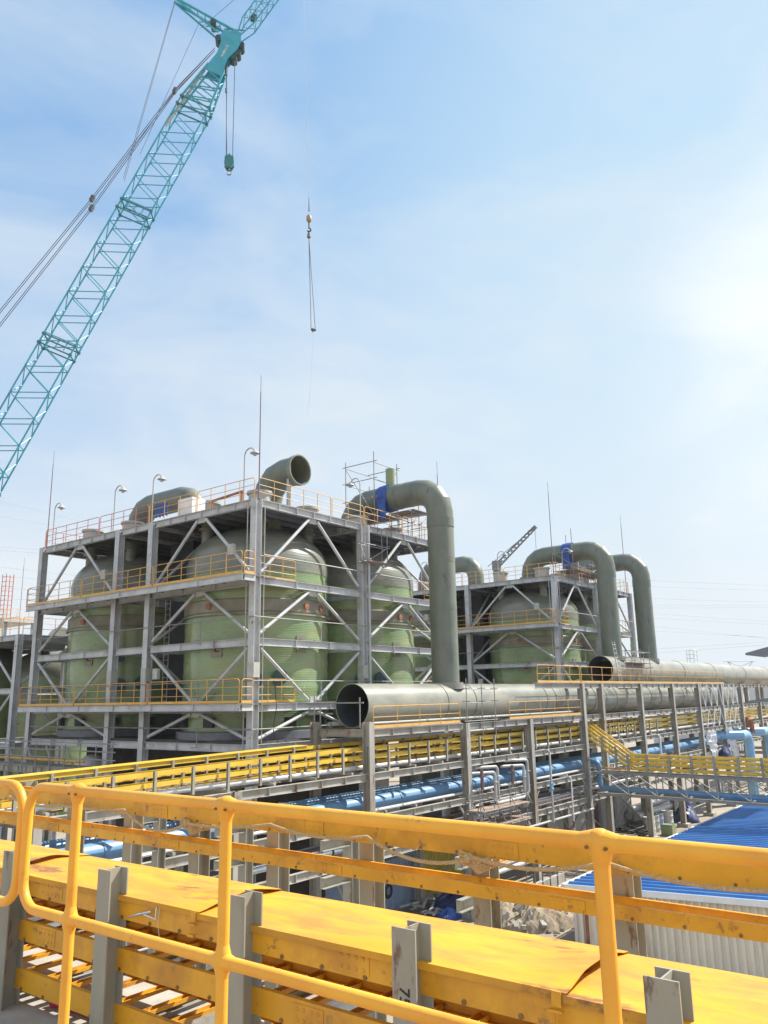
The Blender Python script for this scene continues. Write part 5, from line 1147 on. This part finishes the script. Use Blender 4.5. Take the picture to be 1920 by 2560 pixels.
one('wire_tie', MB().tube([(3.09, 4.02, -1.14), (3.085, 4.03, -1.22), (3.088, 4.01, -1.3)], .002, 5).tube([(3.09, 4.05, -1.14), (3.085, 4.05, -1.2), (3.09, 4.2, -1.19), (3.08, 4.25, -1.21), (3.09, 4.1, -1.17)], .006, 5), 'silver', 'twist of silver wire and foil hanging from the tray cover', 'wire')
# loose pale tags near bottom
one('concrete_ledge', MB().box((2.2, 4.35, -3.6), (4.2, 9, -1.93)), 'conc', 'stained concrete ledge at the bottom left under the cable trays', 'concrete ledge')
one('red_hose', MB().tube([(3.25, 5.3, -1.9), (3.3, 4.9, -1.9), (3.3, 4.3, -1.91), (3.35, 3.6, -1.98)], .035, 10), 'red', 'bright red hose lying below the lowest tray at the bottom left', 'hose')

# foreground: slim far trays on tall posts
def far_trays():
    T = thing('cable_tray', 'slim yellow cable tray pair on tall grey posts beyond the covered tray', 'cable tray', (5.5, 4, GZ))
    y0, y1 = -1.0, 13.0
    for z, h in ((-1.085, .135), (-1.385, .092)):
        for x, fl in ((5.36, 1), (5.54, -1)): obj('side_rail', MB().channel((x, y0, z + (0 if fl > 0 else .012)), (x, y1, z + (0 if fl > 0 else .012)), h, .022, .005, flip=fl), 'yellow_tray', T)
        mb = MB(); y = y0
        while y < y1: mb.bar((5.365, y, z - .02), (5.535, y, z - .02), .05, .012); y += .33
        obj('rungs', mb, 'yellow_tray', T)
        mb = MB(); y = y0 + .2
        while y < y1: mb.lathe([(.011, 0), (.011, -.005), (.004, -.008)], (5.36, y, z - h / 2 + .018), 8, 'x'); y += .33
        obj('rung_bolts', mb, 'bolt', T)
        for y in ((2.62, 4.75, 6.85, 9.0) if h < .1 else (3.1, 4.95, 7.05)):
            mb = MB().box((5.352, y - .13, z - h / 2 + .012), (5.3585, y + .13, z + h / 2 - .012))
            for a in range(4):
                for b in (-.02, .02): mb.lathe([(.008, 0), (.008, -.006), (.003, -.008)], (5.353, y - .085 + .045 * a + (.03 if a > 1 else 0), z + b), 8, 'x')
            obj('splice_plate', mb, 'yellow_tray', T)
    for k in range(12):
        y = 1.19 + 1.108 * k
        obj('post', MB().ibeam((5.625, y, GZ), (5.625, y, -.96), .15, .15, (1, 0, 0), .011, .008), 'stub', T)
    return T
far_trays()
# rows of bracket posts behind, each with stub arms
T = thing('bracket_frame', 'row of grey posts with empty stub arms pointing at the camera', 'steel frame', (7.7, 5, GZ))
for y in (4.78, 6.62, 8.45, 10.3):
    o = obj('post', MB().ibeam((7.85, y, GZ), (7.85, y, -1.5), .14, .14, (1, 0, 0), .011, .008), 'stub', T)
    for z in (-1.66, -2.06): obj('arm', MB().channel((7.3, y, z), (7.77, y, z), .12, .06, .008), 'stub', o)
for z in (-2.6, -3.4):
    obj('long_beam', MB().ibeam((6.6, -1, z), (6.6, 13, z), .3, .2), 'steel', T)
for y in (.3, 2.1, 3.9, 5.7, 7.5, 9.3, 11.1):
    obj('cross_beam', MB().ibeam((4.0, y, -2.95), (7.75, y, -2.95), .22, .18), 'steel', T)
# pale beams and slabs seen down through the rungs
T = thing('lower_platform', 'pale steel and concrete platform seen down through the tray rungs', 'platform', (6, 4, GZ))
for k, y in enumerate((.6, 1.5, 2.6, 3.6, 4.9, 6.0, 7.4)):
    obj('slab', MB().box((4.6, y, -4.3), (8.6, y + .42, -4.15)), 'conc' if k % 2 else 'clad', T)
    obj('beam', MB().ibeam((4.4, y + .75, -4.6), (9.0, y + .75, -4.6), .25, .2), 'steel', T)
for x in (4.7, 8.5):
    obj('column', MB().ibeam((x, 8.2, GZ), (x, 8.2, -4.3), .3, .3), 'steel', T); obj('column', MB().ibeam((x, .3, GZ), (x, .3, -4.3), .3, .3), 'steel', T)
    obj('edge_beam', MB().ibeam((x, .2, -4.45), (x, 8.4, -4.45), .25, .18, up=(0, 0, 1)), 'steel', T)
# rope slung between the posts
def rope_pts():
    kn = [(9.9, -1.1), (8.75, -1.13), (7.55, -1.1), (6.55, -1.16), (5.4, -1.08), (4.3, -1.09), (3.3, -1.15), (2.3, -1.08), (1.2, -1.12), (.2, -1.1)]; sg = (.05, .02, .13, .03, .05, .1, .06, .05, .06); p = []
    for (a, za), (b, zb), s in zip(kn[:-1], kn[1:], sg):
        for i in range(10): t = i / 10; p.append((5.3, a + (b - a) * t, za + (zb - za) * t - s * 4 * t * (1 - t)))
    return p
T = thing('rope', 'tan rope slung along the tall grey posts and knotted round one', 'rope', (5.3, 4, -1.3))
obj('run', MB().tube(rope_pts(), .014, 8), 'rope', T)
for y in (3.33, 6.53):
    mb = MB()
    for k in range(4):
        z = -1.13 - .022 * k
        mb.tube([(5.335, y + .02, z - .02), (5.3, y + .09, z + .01), (5.36, y + .115, z), (5.72, y + .11, z + .02), (5.73, y - .1, z - .02), (5.36, y - .12, z - .02), (5.3, y - .06, z - .05), (5.32, y + .03, z)], .013, 7)
    mb.ball((5.3, y + .03, -1.16), .035, 10)
    obj('knot', mb, 'rope', T)

# ------------------------------------------------------------------ hazy air
hb = MB().box((-60, -60, GZ - 1), (560, 420, 78))
hz_o = obj('haze', hb, 'white'); tag(hz_o, kind='stuff')
hm = bpy.data.materials.new('haze_air'); hm.use_nodes = True; hn = hm.node_tree; hn.nodes.remove(hn.nodes['Principled BSDF'])
pv = hn.nodes.new('ShaderNodeVolumePrincipled'); pv.inputs['Color'].default_value = (.93, .96, 1.0, 1); pv.inputs['Density'].default_value = .00018; pv.inputs['Anisotropy'].default_value = .1
hn.links.new(pv.outputs[0], hn.nodes['Material Output'].inputs['Volume']); hz_o.data.materials.clear(); hz_o.data.materials.append(hm)
